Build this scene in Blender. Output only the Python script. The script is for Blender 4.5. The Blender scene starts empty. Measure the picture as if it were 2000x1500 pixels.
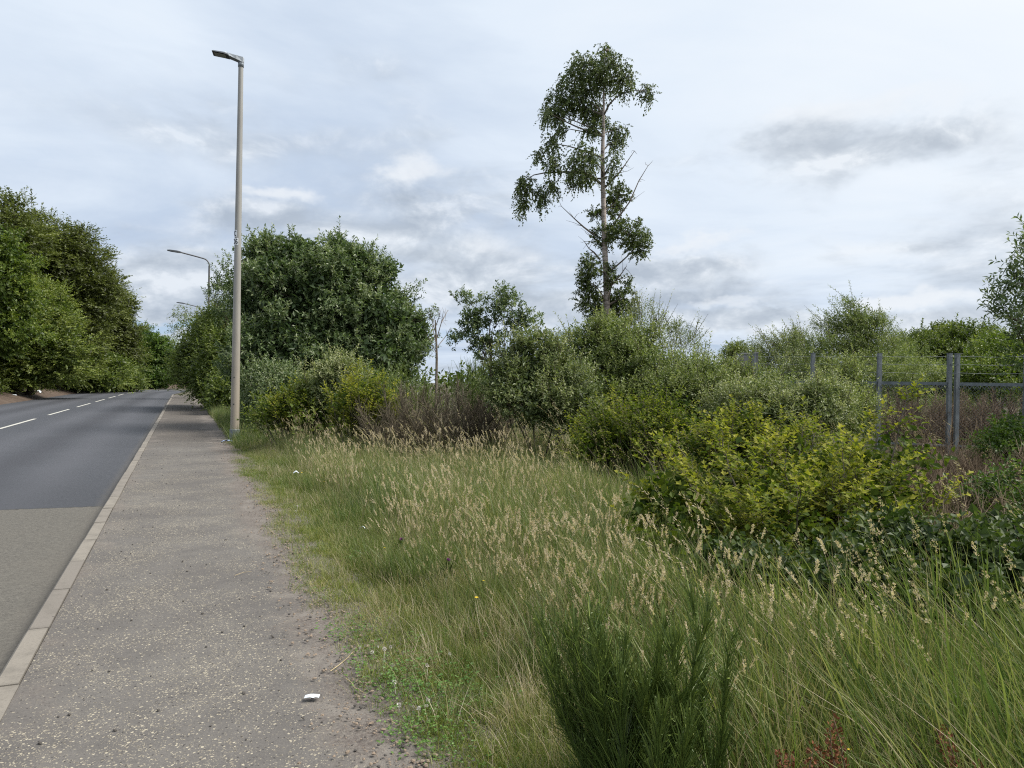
import bpy, math, random
import numpy as np
from mathutils import Matrix, Vector

R = math.radians
S = bpy.context.scene
C = S.collection
F = 1428.0            # focal length in photo pixels (2000 wide)
ROLL = R(1.0)
HY = 748.0            # photo row of the horizon in mid picture
EYE = 1.6

# ------------------------------------------------------------------ camera
cam = bpy.data.cameras.new('camera')
cam.sensor_width = 36.0
cam.lens = 36.0 * F / 2000.0
cam.clip_start = 0.05
cam.clip_end = 3000.0
cam_o = bpy.data.objects.new('camera', cam)
C.objects.link(cam_o)
cam_o.matrix_world = Matrix.Translation((0, 0, EYE)) @ Matrix.Rotation(R(90) - math.atan((750 - HY) / F), 4, 'X') @ Matrix.Rotation(ROLL, 4, 'Z')
S.camera = cam_o

# ------------------------------------------------------------------ view + light
S.view_settings.view_transform = 'Standard'
S.view_settings.look = 'None'
S.view_settings.exposure = 0.62
S.view_settings.gamma = 1.0
S.view_settings.use_curve_mapping = False
S.render.engine = 'CYCLES'
S.cycles.max_bounces = 7
S.cycles.diffuse_bounces = 4
S.cycles.glossy_bounces = 2
S.cycles.transmission_bounces = 4
S.cycles.transparent_max_bounces = 8
S.cycles.use_denoising = False
S.cycles.pixel_filter_type = 'BLACKMAN_HARRIS'
S.cycles.filter_width = 1.15
SUN_AZ, SUN_EL = R(92), R(53)      # azimuth measured from +Y (view axis) towards +X
sd = Vector((math.sin(SUN_AZ) * math.cos(SUN_EL), math.cos(SUN_AZ) * math.cos(SUN_EL), math.sin(SUN_EL)))
sun = bpy.data.lights.new('sun', 'SUN')
sun.energy = 4.2
sun.angle = R(34)
sun.color = (1.0, 0.955, 0.88)
sun_o = bpy.data.objects.new('sun', sun)
C.objects.link(sun_o)
sun_o.rotation_euler = sd.to_track_quat('Z', 'Y').to_euler()
sun_o.location = (20, 10, 30)


class NT:
    """terse node building"""
    def __init__(self, tree):
        self.t = tree
        self.n = tree.nodes
        self.l = tree.links

    def node(self, kind, **kw):
        n = self.n.new(kind)
        for k, v in kw.items():
            setattr(n, k, v)
        return n

    def put(self, sock, v):
        if hasattr(v, 'is_output'):
            self.l.new(v, sock)
        elif isinstance(v, (tuple, list)) and len(v) == 3 and sock.type == 'RGBA':
            sock.default_value = (*v, 1)
        else:
            sock.default_value = v

    def math(self, op, a, b=0.0, c=0.0, clamp=False):
        n = self.node('ShaderNodeMath', operation=op, use_clamp=clamp)
        self.put(n.inputs[0], a); self.put(n.inputs[1], b); self.put(n.inputs[2], c)
        return n.outputs[0]

    def vmath(self, op, a, b=(0, 0, 0), scale=None):
        n = self.node('ShaderNodeVectorMath', operation=op)
        self.put(n.inputs[0], a); self.put(n.inputs[1], b)
        if scale is not None:
            self.put(n.inputs['Scale'], scale)
        return n.outputs['Value'] if op in ('DOT_PRODUCT', 'LENGTH', 'DISTANCE') else n.outputs['Vector']

    def mix(self, f, a, b, blend='MIX'):
        n = self.node('ShaderNodeMix', data_type='RGBA', blend_type=blend)
        n.clamp_factor = True
        self.put(n.inputs['Factor'], f); self.put(n.inputs[6], a); self.put(n.inputs[7], b)
        return n.outputs[2]

    def noise(self, vec, scale, detail=4, rough=0.55, dist=0.0, out=0):
        n = self.node('ShaderNodeTexNoise')
        if vec is not None:
            self.put(n.inputs['Vector'], vec)
        n.inputs['Scale'].default_value = scale
        n.inputs['Detail'].default_value = detail
        n.inputs['Roughness'].default_value = rough
        n.inputs['Distortion'].default_value = dist
        return n.outputs[out]

    def smooth(self, v, a, b, lo=0.0, hi=1.0):
        n = self.node('ShaderNodeMapRange', interpolation_type='SMOOTHSTEP')
        self.put(n.inputs[0], v)
        n.inputs[1].default_value = a; n.inputs[2].default_value = b
        n.inputs[3].default_value = lo; n.inputs[4].default_value = hi
        return n.outputs[0]

    def ramp(self, f, stops):
        n = self.node('ShaderNodeValToRGB')
        cr = n.color_ramp
        while len(cr.elements) < len(stops):
            cr.elements.new(0.5)
        for e, (p, c) in zip(cr.elements, stops):
            e.position = p
            e.color = (*c, 1)
        self.put(n.inputs[0], f)
        return n.outputs[0]

    def comb(self, x, y, z=0.0):
        n = self.node('ShaderNodeCombineXYZ')
        self.put(n.inputs[0], x); self.put(n.inputs[1], y); self.put(n.inputs[2], z)
        return n.outputs[0]

    def sep(self, v):
        n = self.node('ShaderNodeSeparateXYZ')
        self.put(n.inputs[0], v)
        return n.outputs


def ray(px, py):
    u, v = px - 1000.0, HY - py
    return ((u * math.cos(ROLL) - v * math.sin(ROLL)) / F, (u * math.sin(ROLL) + v * math.cos(ROLL)) / F)


# ------------------------------------------------------------------ sky
W = bpy.data.worlds.new('World')
S.world = W
W.use_nodes = True
w = NT(W.node_tree)
w.n.clear()
nish = w.node('ShaderNodeTexSky', sky_type='NISHITA')
nish.sun_disc = False
nish.sun_elevation = SUN_EL
nish.sun_rotation = SUN_AZ
nish.air_density = 1.0
nish.dust_density = 0.6
tc = w.node('ShaderNodeTexCoord')
gen = w.vmath('NORMALIZE', tc.outputs['Generated'])
gx, gy, gz = w.sep(gen)[:3]
el = w.math('ARCSINE', gz)
az = w.math('ARCTAN2', gx, gy)
zc = w.math('ADD', w.math('MAXIMUM', gz, 0.0), 0.10)
plane = w.comb(w.math('DIVIDE', gx, zc), w.math('DIVIDE', gy, zc), 3.7)
ang = w.comb(az, w.math('MULTIPLY', el, 1.7), 5.1)
# wispy veil
veil = w.noise(plane, 0.55, 7, 0.55, 0.6)
streak = w.noise(w.vmath('MULTIPLY', plane, (0.5, 1.6, 1)), 1.1, 6, 0.6, 1.2)
nearsun = w.smooth(w.vmath('DOT_PRODUCT', gen, tuple(sd)), 0.0, 0.95)
vb = w.math('ADD', w.math('MULTIPLY', veil, 0.78), w.math('MULTIPLY', streak, 0.12))
vb = w.math('ADD', vb, w.math('MULTIPLY', w.math('SUBTRACT', nearsun, -0.05), 0.40))
veil_c = w.ramp(vb, [(0.22, (0.30, 0.375, 0.50)), (0.42, (0.385, 0.455, 0.56)), (0.58, (0.525, 0.585, 0.66)), (0.80, (0.62, 0.655, 0.69))])
# cumulus banks where this sky has them: warped ellipses in azimuth / elevation
wx = w.math('MULTIPLY', w.math('SUBTRACT', w.noise(ang, 6.0, 5, 0.6), 0.5), 0.30)
wy = w.math('MULTIPLY', w.math('SUBTRACT', w.noise(w.vmath('ADD', ang, (9, 3, 1)), 6.0, 5, 0.6), 0.5), 0.11)
waz, wel = w.math('ADD', az, wx), w.math('ADD', el, wy)


def blob(px, py, sx, sy, amp):
    u, v = ray(px, py)
    a0, e0 = math.atan2(u, 1), math.atan2(v, math.hypot(u, 1))
    dx = w.math('DIVIDE', w.math('SUBTRACT', waz, a0), sx / F)
    dy = w.math('DIVIDE', w.math('SUBTRACT', wel, e0), sy / F)
    r2 = w.math('ADD', w.math('MULTIPLY', dx, dx), w.math('MULTIPLY', dy, dy))
    return w.math('MULTIPLY', w.math('EXPONENT', w.math('MULTIPLY', r2, -1.0)), amp)


def total(rows):
    acc = None
    for r_ in rows:
        b = blob(*r_)
        acc = b if acc is None else w.math('ADD', acc, b)
    return acc


grey = total([(a_, b_, c_ * 1.18, d_ * 1.2, e_ * 1.12) for a_, b_, c_, d_, e_ in [(1800, 285, 130, 34, .50), (1560, 300, 110, 45, .38), (540, 432, 130, 36, .50), (800, 432, 120, 62, .50),
              (440, 265, 230, 40, .36), (1350, 520, 110, 26, .50), (1290, 585, 150, 20, .60), (1400, 640, 190, 16, .75),
              (1660, 632, 230, 15, .75), (890, 550, 110, 26, .52), (1060, 600, 140, 28, .50), (270, 545, 90, 45, .62),
              (390, 535, 70, 30, .48), (285, 612, 110, 13, .62), (1880, 500, 90, 50, .28), (-300, 560, 300, 40, .5), (2500, 560, 350, 40, .5)]])
white = total([(1760, 578, 110, 18, .8), (560, 374, 80, 16, .55), (830, 345, 80, 24, .5), (1700, 215, 170, 26, .45), (1350, 470, 90, 18, .5),
               (250, 495, 60, 14, .3), (1420, 600, 80, 12, .5), (960, 500, 110, 30, .35), (300, 665, 60, 9, .6), (900, 640, 70, 12, .35)])
blue = total([(330, 636, 90, 10, 1.0), (335, 690, 60, 14, .7), (470, 500, 120, 40, .25), (900, 655, 90, 22, .6), (1060, 665, 60, 14, .6), (1430, 690, 60, 9, .5),
              (120, 330, 260, 60, .25)])
puff = w.noise(ang, 9.0, 7, 0.58, 0.3)
puff2 = w.noise(w.vmath('ADD', ang, (0, 0.03, 0)), 9.0, 7, 0.58, 0.3)
edge = w.math('SUBTRACT', puff, 0.5)
lowband = w.math('MULTIPLY', w.smooth(el, 0.0, 0.30, 1.0, 0.0), w.smooth(w.noise(w.vmath('MULTIPLY', ang, (1.0, 2.2, 1)), 4.2, 6, 0.6), .42, .66, 0, .42))
midband = w.math('MULTIPLY', w.smooth(w.noise(w.vmath('ADD', plane, (4, 7, 0)), 0.9, 6, 0.6, 0.4), .46, .74), .42)
grey = w.math('ADD', grey, w.math('ADD', lowband, midband))
cov = w.smooth(w.math('ADD', grey, w.math('MULTIPLY', edge, 0.55)), 0.04, 0.62)
relief = w.math('MULTIPLY', w.math('SUBTRACT', puff, puff2), 3.4)
grey_c = w.ramp(w.math('ADD', w.math('ADD', 0.45, relief), w.math('MULTIPLY', edge, 1.1)), [(0.0, (0.275, 0.315, 0.37)), (0.5, (0.385, 0.425, 0.475)), (1.0, (0.57, 0.60, 0.635))])
cw = w.smooth(w.math('ADD', white, w.math('MULTIPLY', edge, 0.6)), 0.12, 0.62)
col = w.mix(w.math('MULTIPLY', cov, 0.74), veil_c, grey_c)
col = w.mix(w.math('MULTIPLY', cw, 0.75), col, (0.60, 0.625, 0.655))
gap = w.smooth(w.math('ADD', blue, w.math('MULTIPLY', edge, 0.5)), 0.18, 0.75, 0.0, 0.8)
col = w.mix(w.math('MULTIPLY', gap, 0.9), col, (0.235, 0.36, 0.56))
b1 = w.node('ShaderNodeBackground'); w.l.new(nish.outputs[0], b1.inputs[0]); b1.inputs[1].default_value = 0.085
b2 = w.node('ShaderNodeBackground'); w.l.new(col, b2.inputs[0]); b2.inputs[1].default_value = 0.96
ms = w.node('ShaderNodeMixShader')
w.l.new(w.math('SUBTRACT', 1.0, w.math('MULTIPLY', gap, 0.3)), ms.inputs[0]); w.l.new(b1.outputs[0], ms.inputs[1]); w.l.new(b2.outputs[0], ms.inputs[2])
wo = w.node('ShaderNodeOutputWorld'); w.l.new(ms.outputs[0], wo.inputs[0])
W.cycles.sampling_method = 'MANUAL'
W.cycles.sample_map_resolution = 512

# ------------------------------------------------------------------ placing helpers
RX = np.random.default_rng


def P(px, py, d):
    """the place d metres ahead that the photo shows at (px, py)"""
    u, v = ray(px, py)
    return np.array([u * d, d, EYE + v * d])


def G(px, py, z=0.0):
    u, v = ray(px, py)
    d = (z - EYE) / v
    return np.array([u * d, d, z])


HEAD0 = math.atan(0.45)
_st = np.arange(0, 260.01, 1.0)
_hd = HEAD0 - np.clip((_st - 74) / 130.0, 0, 1.2)          # the road bears right past s = 74 m
_cx = np.concatenate([[0], np.cumsum(-np.sin(_hd[:-1]))]) - 0.955
_cy = np.concatenate([[0], np.cumsum(np.cos(_hd[:-1]))])


def road_pt(s, a, z=0.0):
    """s metres along the kerb, a metres across (to the right of the kerb face)"""
    s = np.asarray(s, float); a = np.asarray(a, float)
    sc = np.clip(s, 0, 260)
    h = np.interp(sc, _st, _hd)
    x = np.interp(sc, _st, _cx) - np.sin(h) * (s - sc) + np.cos(h) * a
    y = np.interp(sc, _st, _cy) + np.cos(h) * (s - sc) + np.sin(h) * a
    return np.stack([x, y, np.broadcast_to(np.asarray(z, float), x.shape)], -1)


def across(x, y):
    return (x + 0.955 + 0.45 * y) * 0.9119


def along(x, y):
    return (x + 0.955) * -0.4104 + y * 0.9119


def add_mesh(name, V, quads=None, tris=None, mat=None, parent=None, attrs=None, smooth=False, mats=None, fmat=None, link=True):
    V = np.asarray(V, np.float32).reshape(-1, 3)
    me = bpy.data.meshes.new(name)
    nq = 0 if quads is None else len(quads)
    nt = 0 if tris is None else len(tris)
    me.vertices.add(len(V)); me.vertices.foreach_set('co', V.ravel())
    li = []
    if nq: li.append(np.asarray(quads, np.int32).ravel())
    if nt: li.append(np.asarray(tris, np.int32).ravel())
    li = np.concatenate(li)
    me.loops.add(len(li)); me.loops.foreach_set('vertex_index', li)
    me.polygons.add(nq + nt)
    st = np.concatenate([np.arange(nq) * 4, nq * 4 + np.arange(nt) * 3]).astype(np.int32)
    me.polygons.foreach_set('loop_start', st)
    for m_ in (mats or [mat]):
        me.materials.append(m_)
    if fmat is not None:
        me.polygons.foreach_set('material_index', np.asarray(fmat, np.int32))
    for k, v in (attrs or {}).items():
        me.attributes.new(k, 'FLOAT', 'POINT').data.foreach_set('value', np.asarray(v, np.float32).ravel())
    me.polygons.foreach_set('use_smooth', np.full(nq + nt, bool(smooth)))
    me.update()
    o = bpy.data.objects.new(name, me)
    if link:
        C.objects.link(o)
    if parent is not None:
        o.parent = parent
        o.matrix_parent_inverse = Matrix.Translation(-Vector(parent.location))
    return o


def empty(name, label, cat, loc, group=None):
    o = bpy.data.objects.new(name, None)
    C.objects.link(o)
    o.location = [float(q) for q in loc]
    o.empty_display_size = 0.2
    tag(o, label, cat, group)
    return o


def tag(o, label=None, cat=None, group=None, kind=None):
    if label: o['label'] = label
    if cat: o['category'] = cat
    if group: o['group'] = group
    if kind: o['kind'] = kind
    return o


def unit(v):
    return v / np.maximum(np.linalg.norm(v, axis=-1, keepdims=True), 1e-9)


class Geo:
    """collects quads / tris for ONE object"""
    def __init__(self):
        self.V = []; self.Q = []; self.T = []; self.A = []; self.n = 0

    def add(self, V, Q=None, T=None, a=None):
        V = np.asarray(V, float).reshape(-1, 3)
        if Q is not None and len(Q): self.Q.append(np.asarray(Q, int) + self.n)
        if T is not None and len(T): self.T.append(np.asarray(T, int) + self.n)
        self.V.append(V)
        self.A.append(np.broadcast_to(np.asarray(0.5 if a is None else a, float), (len(V),)))
        self.n += len(V)
        return self

    def box(self, c, s, rz=0.0, taper=1.0, a=None, M=None):
        x, y, z = np.array(s) / 2
        V = np.array([[-x, -y, -z], [x, -y, -z], [x, y, -z], [-x, y, -z], [-x * taper, -y * taper, z], [x * taper, -y * taper, z], [x * taper, y * taper, z], [-x * taper, y * taper, z]])
        if M is not None:
            V = V @ np.array(M).T
        cs, sn = math.cos(rz), math.sin(rz)
        V = np.stack([V[:, 0] * cs - V[:, 1] * sn, V[:, 0] * sn + V[:, 1] * cs, V[:, 2]], -1) + np.array(c)
        return self.add(V, [[0, 3, 2, 1], [4, 5, 6, 7], [0, 1, 5, 4], [1, 2, 6, 5], [2, 3, 7, 6], [3, 0, 4, 7]], a=a)

    def tubes(self, pts, rad, m=5, a=None, cap=False):
        """pts (N,K,3), rad (N,K): N tubes of K rings"""
        pts = np.asarray(pts, float); rad = np.asarray(rad, float)
        if pts.ndim == 2: pts = pts[None]; rad = rad[None]
        N, K, _ = pts.shape
        rad = np.broadcast_to(rad, (N, K))
        t = np.gradient(pts, axis=1)
        t = unit(t)
        ref = np.where(np.abs(t[:, :1, 2:3]) > 0.9, np.array([1.0, 0, 0]), np.array([0, 0, 1.0]))
        u = unit(np.cross(t, np.broadcast_to(ref, t.shape)))
        v = np.cross(t, u)
        ph = np.arange(m) * 2 * np.pi / m
        ring = pts[:, :, None] + rad[:, :, None, None] * (np.cos(ph)[None, None, :, None] * u[:, :, None] + np.sin(ph)[None, None, :, None] * v[:, :, None])
        V = ring.reshape(-1, 3)
        i = np.arange(N)[:, None, None] * K * m + np.arange(K - 1)[None, :, None] * m
        j = np.arange(m)[None, None, :]; j2 = (j + 1) % m
        Q = np.stack([i + j, i + j2, i + m + j2, i + m + j], -1).reshape(-1, 4)
        if a is not None:
            a = np.repeat(np.broadcast_to(np.asarray(a, float).reshape(-1, 1) if np.ndim(a) else np.full((N, 1), a), (N, K * m)).reshape(N, -1), 1, axis=0).reshape(-1)
        self.add(V, Q, a=a)
        if cap:
            for n_ in range(N):
                b = self.n - N * K * m + n_ * K * m + (K - 1) * m
                self.T.append(np.array([[b, b + k, b + k + 1] for k in range(1, m - 1)]))
        return self

    def leaves(self, B, D, Nn, L, Wd, tint, fold=0.18):
        """one folded rhombic leaf each: base B, direction D, normal Nn"""
        n = len(B)
        s = unit(np.cross(D, Nn)); nn = np.cross(s, D)
        L = np.broadcast_to(L, (n,))[:, None]; Wd = np.broadcast_to(Wd, (n,))[:, None]
        mid = B + D * L * 0.45
        V = np.stack([B, mid + s * Wd * .5 + nn * Wd * fold, B + D * L - nn * L * .08, mid - s * Wd * .5 + nn * Wd * fold], 1)
        Q = np.arange(n * 4).reshape(n, 4)
        self.add(V.reshape(-1, 3), Q, a=np.repeat(np.broadcast_to(tint, (n,)), 4))
        return self

    def lobed(self, B, D, Nn, L, tint):
        """a three-lobed leaf each (hawthorn, maple)"""
        n = len(B)
        s = unit(np.cross(D, Nn)); nn = np.cross(s, D)
        prof = np.array([(0, 0, 0), (.34, .30, .08), (.26, .62, .10), (.60, .50, .09), (.52, .86, 0.0), (.42, .22, .03)])
        side = [(0.0, 0.0), (.20, .16), (.52, .42), (.60, .16), (1.0, 0.0), (.60, -.16), (.52, -.42), (.20, -.16)]
        V = np.stack([B + D * (L * t)[:, None] + s * (L * q)[:, None] + nn * (L * abs(q) * .35)[:, None] for t, q in side], 1)
        base = np.arange(n)[:, None] * 8
        Q = np.concatenate([base + np.array([[0, 1, 2, 3]]), base + np.array([[0, 3, 4, 5]]), base + np.array([[0, 5, 6, 7]])], 0)
        self.add(V.reshape(-1, 3), Q, a=np.repeat(tint, 8))
        return self

    def build(self, name, mat, parent=None, smooth=False, kind=None, link=True):
        o = add_mesh(name, np.concatenate(self.V), np.concatenate(self.Q) if self.Q else None, np.concatenate(self.T) if self.T else None,
                     mat, parent, {'tint': np.concatenate(self.A)}, smooth, link=link)
        if kind: o['kind'] = kind
        return o


# ------------------------------------------------------------------ materials
def new_mat(name):
    m = bpy.data.materials.new(name)
    m.use_nodes = True
    t = NT(m.node_tree)
    t.n.clear()
    out = t.node('ShaderNodeOutputMaterial')
    bs = t.node('ShaderNodeBsdfPrincipled')
    t.l.new(bs.outputs[0], out.inputs[0])
    return m, t, bs, out


def attr(t, name, kind='GEOMETRY'):
    n = t.node('ShaderNodeAttribute', attribute_type=kind, attribute_name=name)
    return n.outputs['Fac']


def leaf_mat(name, stops, trans=0.36, rough=0.44, spec=0.42, inst=False, patch=0.0):
    m, t, bs, out = new_mat(name)
    f = attr(t, 'tint')
    if inst:
        f = t.math('ADD', f, t.math('MULTIPLY', t.math('SUBTRACT', attr(t, 'shade', 'INSTANCER'), 0.5), 0.36))
    geo = t.node('ShaderNodeNewGeometry')
    if patch:
        nz = t.noise(geo.outputs['Position'], patch, 3)
        f = t.math('ADD', f, t.math('MULTIPLY', t.math('SUBTRACT', nz, 0.5), 0.55))
    c = t.ramp(f, stops)
    t.l.new(c, bs.inputs['Base Color'])
    bs.inputs['Roughness'].default_value = rough
    bs.inputs['Specular IOR Level'].default_value = spec
    tr = t.node('ShaderNodeBsdfTranslucent')
    t.l.new(t.mix(1.0, c, (1.0, 1.08, 0.55), 'MULTIPLY'), tr.inputs[0])
    mx = t.node('ShaderNodeMixShader')
    mx.inputs[0].default_value = trans
    t.l.new(bs.outputs[0], mx.inputs[1]); t.l.new(tr.outputs[0], mx.inputs[2])
    t.l.new(mx.outputs[0], out.inputs[0])
    return m


def plain(name, base, dark=None, scale=8.0, rough=0.7, metal=0.0, bump=0.0, spec=0.3, detail=5, stretch=(1, 1, 1)):
    m, t, bs, out = new_mat(name)
    tcn = t.node('ShaderNodeTexCoord')
    v = t.vmath('MULTIPLY', tcn.outputs['Object'], stretch)
    nz = t.noise(v, scale, detail, 0.6)
    c = t.mix(t.smooth(nz, 0.35, 0.65), dark or tuple(q * .75 for q in base), base)
    t.l.new(c, bs.inputs['Base Color'])
    bs.inputs['Roughness'].default_value = rough
    bs.inputs['Metallic'].default_value = metal
    bs.inputs['Specular IOR Level'].default_value = spec
    if bump:
        b = t.node('ShaderNodeBump')
        b.inputs['Strength'].default_value = bump
        b.inputs['Distance'].default_value = 0.02
        t.l.new(nz, b.inputs['Height']); t.l.new(b.outputs[0], bs.inputs['Normal'])
    return m


M_WHITEBEAM = leaf_mat('dark_grey_green_leaf', [(0.0, (0.039, 0.068, 0.027)), (.5, (0.108, 0.157, 0.061)), (1.0, (0.321, 0.362, 0.215))])
M_SALLOW = leaf_mat('sallow_leaf', [(0.0, (0.061, 0.090, 0.031)), (.5, (0.163, 0.201, 0.073)), (1.0, (0.397, 0.408, 0.229))])
M_SALLOW_Y = leaf_mat('green_sallow_leaf', [(0.0, (0.056, 0.089, 0.023)), (.5, (0.155, 0.197, 0.059)), (1.0, (0.326, 0.355, 0.149))])
M_HAW = leaf_mat('hawthorn_leaf', [(0.0, (0.039, 0.069, 0.010)), (.5, (0.135, 0.172, 0.021)), (1.0, (0.325, 0.312, 0.046))], trans=.42, rough=.62, spec=.16)
M_HAWD = leaf_mat('dark_hawthorn_leaf', [(0.0, (0.042, 0.069, 0.012)), (.5, (0.108, 0.149, 0.026)), (1.0, (0.233, 0.270, 0.061))])
M_MAPLE = leaf_mat('yellow_green_maple_leaf', [(0.0, (0.045, 0.081, 0.013)), (.5, (0.118, 0.166, 0.025)), (1.0, (0.242, 0.279, 0.050))], trans=.40)
M_BEECH = leaf_mat('bronze_green_beech_leaf', [(0.0, (0.042, 0.053, 0.012)), (.5, (0.100, 0.125, 0.027)), (1.0, (0.217, 0.246, 0.056))])
M_LIME = leaf_mat('fresh_green_leaf', [(0.0, (0.032, 0.062, 0.014)), (.5, (0.077, 0.138, 0.021)), (1.0, (0.167, 0.233, 0.039))], trans=.40)
M_BIRCH = leaf_mat('birch_leaf', [(0.0, (0.030, 0.051, 0.012)), (.5, (0.082, 0.118, 0.028)), (1.0, (0.205, 0.247, 0.073))], trans=.25)
M_BRAMBLE = leaf_mat('bramble_leaf', [(0.0, (0.019, 0.039, 0.010)), (.5, (0.054, 0.084, 0.022)), (1.0, (0.120, 0.151, 0.043))], rough=.5, spec=.3)
M_BROOM = leaf_mat('green_broom_stem', [(0.0, (0.028, 0.052, 0.011)), (.5, (0.070, 0.113, 0.023)), (1.0, (0.183, 0.235, 0.044))], trans=.12)
M_BROOMB = leaf_mat('brown_broom_twig', [(0.0, (0.043, 0.034, 0.021)), (.5, (0.104, 0.083, 0.054)), (1.0, (0.207, 0.177, 0.123))], trans=.05, rough=.8)
M_DEAD = leaf_mat('dead_brown_twig', [(0.0, (0.062, 0.041, 0.026)), (.5, (0.156, 0.110, 0.070)), (1.0, (0.325, 0.256, 0.174))], trans=.05, rough=.85)
M_DOCK = leaf_mat('rust_red_dock_seed', [(0.0, (0.060, 0.020, 0.010)), (.5, (0.160, 0.055, 0.022)), (1.0, (0.280, 0.120, 0.050))], trans=.1, rough=.8)
M_GRASS = leaf_mat('grass_blade', [(0.0, (0.054, 0.095, 0.025)), (.30, (0.135, 0.183, 0.054)), (.55, (0.268, 0.275, 0.111)), (.76, (0.40, 0.325, 0.215)), (1.0, (0.62, 0.52, 0.41))], trans=.40, inst=True, patch=.55, rough=.5)
M_TURF = leaf_mat('short_turf_blade', [(0.0, (0.061, 0.112, 0.019)), (.5, (0.156, 0.201, 0.040)), (.8, (0.287, 0.278, 0.097)), (1.0, (0.488, 0.415, 0.221))], trans=.40, inst=True, patch=1.2)
M_CLOVER = leaf_mat('clover_leaf', [(0.0, (0.045, 0.112, 0.018)), (1.0, (0.150, 0.262, 0.053))], inst=True)
M_PETAL = plain('white_petal', (0.612, 0.595, 0.561), (0.510, 0.468, 0.425), 60)
M_YPETAL = plain('yellow_petal', (.62, .47, .03), (.5, .36, .02), 60)
M_PPETAL = plain('purple_petal', (.28, .05, .26), (.18, .03, .18), 60)
M_BARK = plain('brown_bark', (.11, .085, .062), (.045, .035, .026), 9, .9, bump=.5, stretch=(3, 3, .7))
M_TWIG = plain('grey_twig', (.17, .145, .115), (.09, .075, .06), 12, .9)
def kerb_mat():
    m, t, bs, out = new_mat('kerb_concrete')
    geo = t.node('ShaderNodeNewGeometry'); p = geo.outputs['Position']
    rnd = t.node('ShaderNodeObjectInfo').outputs['Random']
    c = t.mix(rnd, (0.153, 0.137, 0.119), (0.194, 0.175, 0.148))
    c = t.mix(t.smooth(t.noise(p, 5, 6, .65), .42, .7, 0, .6), c, (0.113, 0.101, 0.086))
    c = t.mix(t.smooth(t.noise(p, 70, 4, .7), .5, .72, 0, .55), c, (0.090, 0.082, 0.070))
    bx = t.sep(t.node('ShaderNodeTexCoord').outputs['Object'])
    endd = t.smooth(t.math('ABSOLUTE', bx[0]), .40, .455, 0, .45)
    c = t.mix(t.math('MULTIPLY', endd, .55), c, (0.078, 0.069, 0.057))
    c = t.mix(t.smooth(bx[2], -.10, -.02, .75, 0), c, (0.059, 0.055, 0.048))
    t.l.new(c, bs.inputs['Base Color']); bs.inputs['Roughness'].default_value = .88
    b = t.node('ShaderNodeBump'); b.inputs['Strength'].default_value = .5; b.inputs['Distance'].default_value = .006
    t.l.new(t.noise(p, 60, 5, .7), b.inputs['Height']); t.l.new(b.outputs[0], bs.inputs['Normal'])
    return m


M_STONE = kerb_mat()
M_GALV = plain('galvanised_steel', (0.190, 0.210, 0.222), (0.123, 0.136, 0.148), 14, .55, .35, stretch=(1, 1, .4))
M_RAIL = plain('weathered_galvanised_rail', (0.154, 0.178, 0.191), (0.102, 0.119, 0.132), 14, .6, .3)
M_PAPER = plain('white_paper', (0.576, 0.616, 0.640), (0.480, 0.520, 0.560), 30, .6)
M_BLUE = plain('blue_wrapper', (.10, .20, .48), (.55, .60, .68), 14, .4)
M_PLATE = plain('white_plate', (.70, .73, .76), (.62, .65, .68), 10, .5)
M_INK = plain('black_ink', (.02, .025, .03), (.015, .02, .025), 10, .6)
M_LAMPG = plain('grey_lamp_casting', (.22, .245, .27), (.17, .19, .21), 10, .45, .3)
M_LAMPD = plain('dark_lamp_housing', (.045, .05, .058), (.035, .04, .045), 10, .5)
M_GLASS = plain('lamp_lens', (.30, .31, .32), (.25, .26, .27), 10, .15)
M_STRAW = plain('dry_straw', (.42, .345, .20), (.33, .26, .15), 30, .8)
M_COLSTEEL = plain('dark_steel_column', (.105, .105, .105), (.075, .075, .078), 10, .6)
M_PEBBLE = plain('dark_pebble', (.10, .09, .08), (.045, .042, .04), 30, .85)
M_GRIT = plain('brown_grit', (.27, .215, .165), (.15, .115, .085), 40, .9)


def column_mat():
    m, t, bs, out = new_mat('painted_lamp_column')
    tcn = t.node('ShaderNodeTexCoord')
    o = tcn.outputs['Object']
    z = t.sep(o)[2]
    n1 = t.noise(t.vmath('MULTIPLY', o, (4, 4, .6)), 2.2, 6, .6)
    n2 = t.noise(o, 26, 4, .6)
    base = t.mix(t.smooth(z, 0.5, 5.0), (0.275, 0.238, 0.190), (0.258, 0.256, 0.242))
    c = t.mix(t.smooth(n1, .42, .7, 0, .5), base, (0.186, 0.170, 0.145))
    c = t.mix(t.smooth(n2, .62, .75, 0, .4), c, (0.151, 0.134, 0.112))
    t.l.new(c, bs.inputs['Base Color'])
    bs.inputs['Roughness'].default_value = .5
    return m


def birch_bark():
    m, t, bs, out = new_mat('birch_bark')
    o = t.node('ShaderNodeTexCoord').outputs['Object']
    z = t.sep(o)[2]
    n1 = t.noise(t.vmath('MULTIPLY', o, (2, 2, 9)), 1.6, 6, .65)
    n2 = t.noise(o, 1.2, 4)
    c = t.mix(t.smooth(n1, .45, .62), (0.378, 0.323, 0.286), (0.115, 0.092, 0.079))
    lowdark = t.math('ADD', t.smooth(z, 2.5, 7.5, .85, 0.0), t.math('MULTIPLY', t.math('SUBTRACT', n2, .5), .8))
    c = t.mix(lowdark, c, (0.063, 0.050, 0.043))
    t.l.new(c, bs.inputs['Base Color'])
    bs.inputs['Roughness'].default_value = .85
    return m


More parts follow.
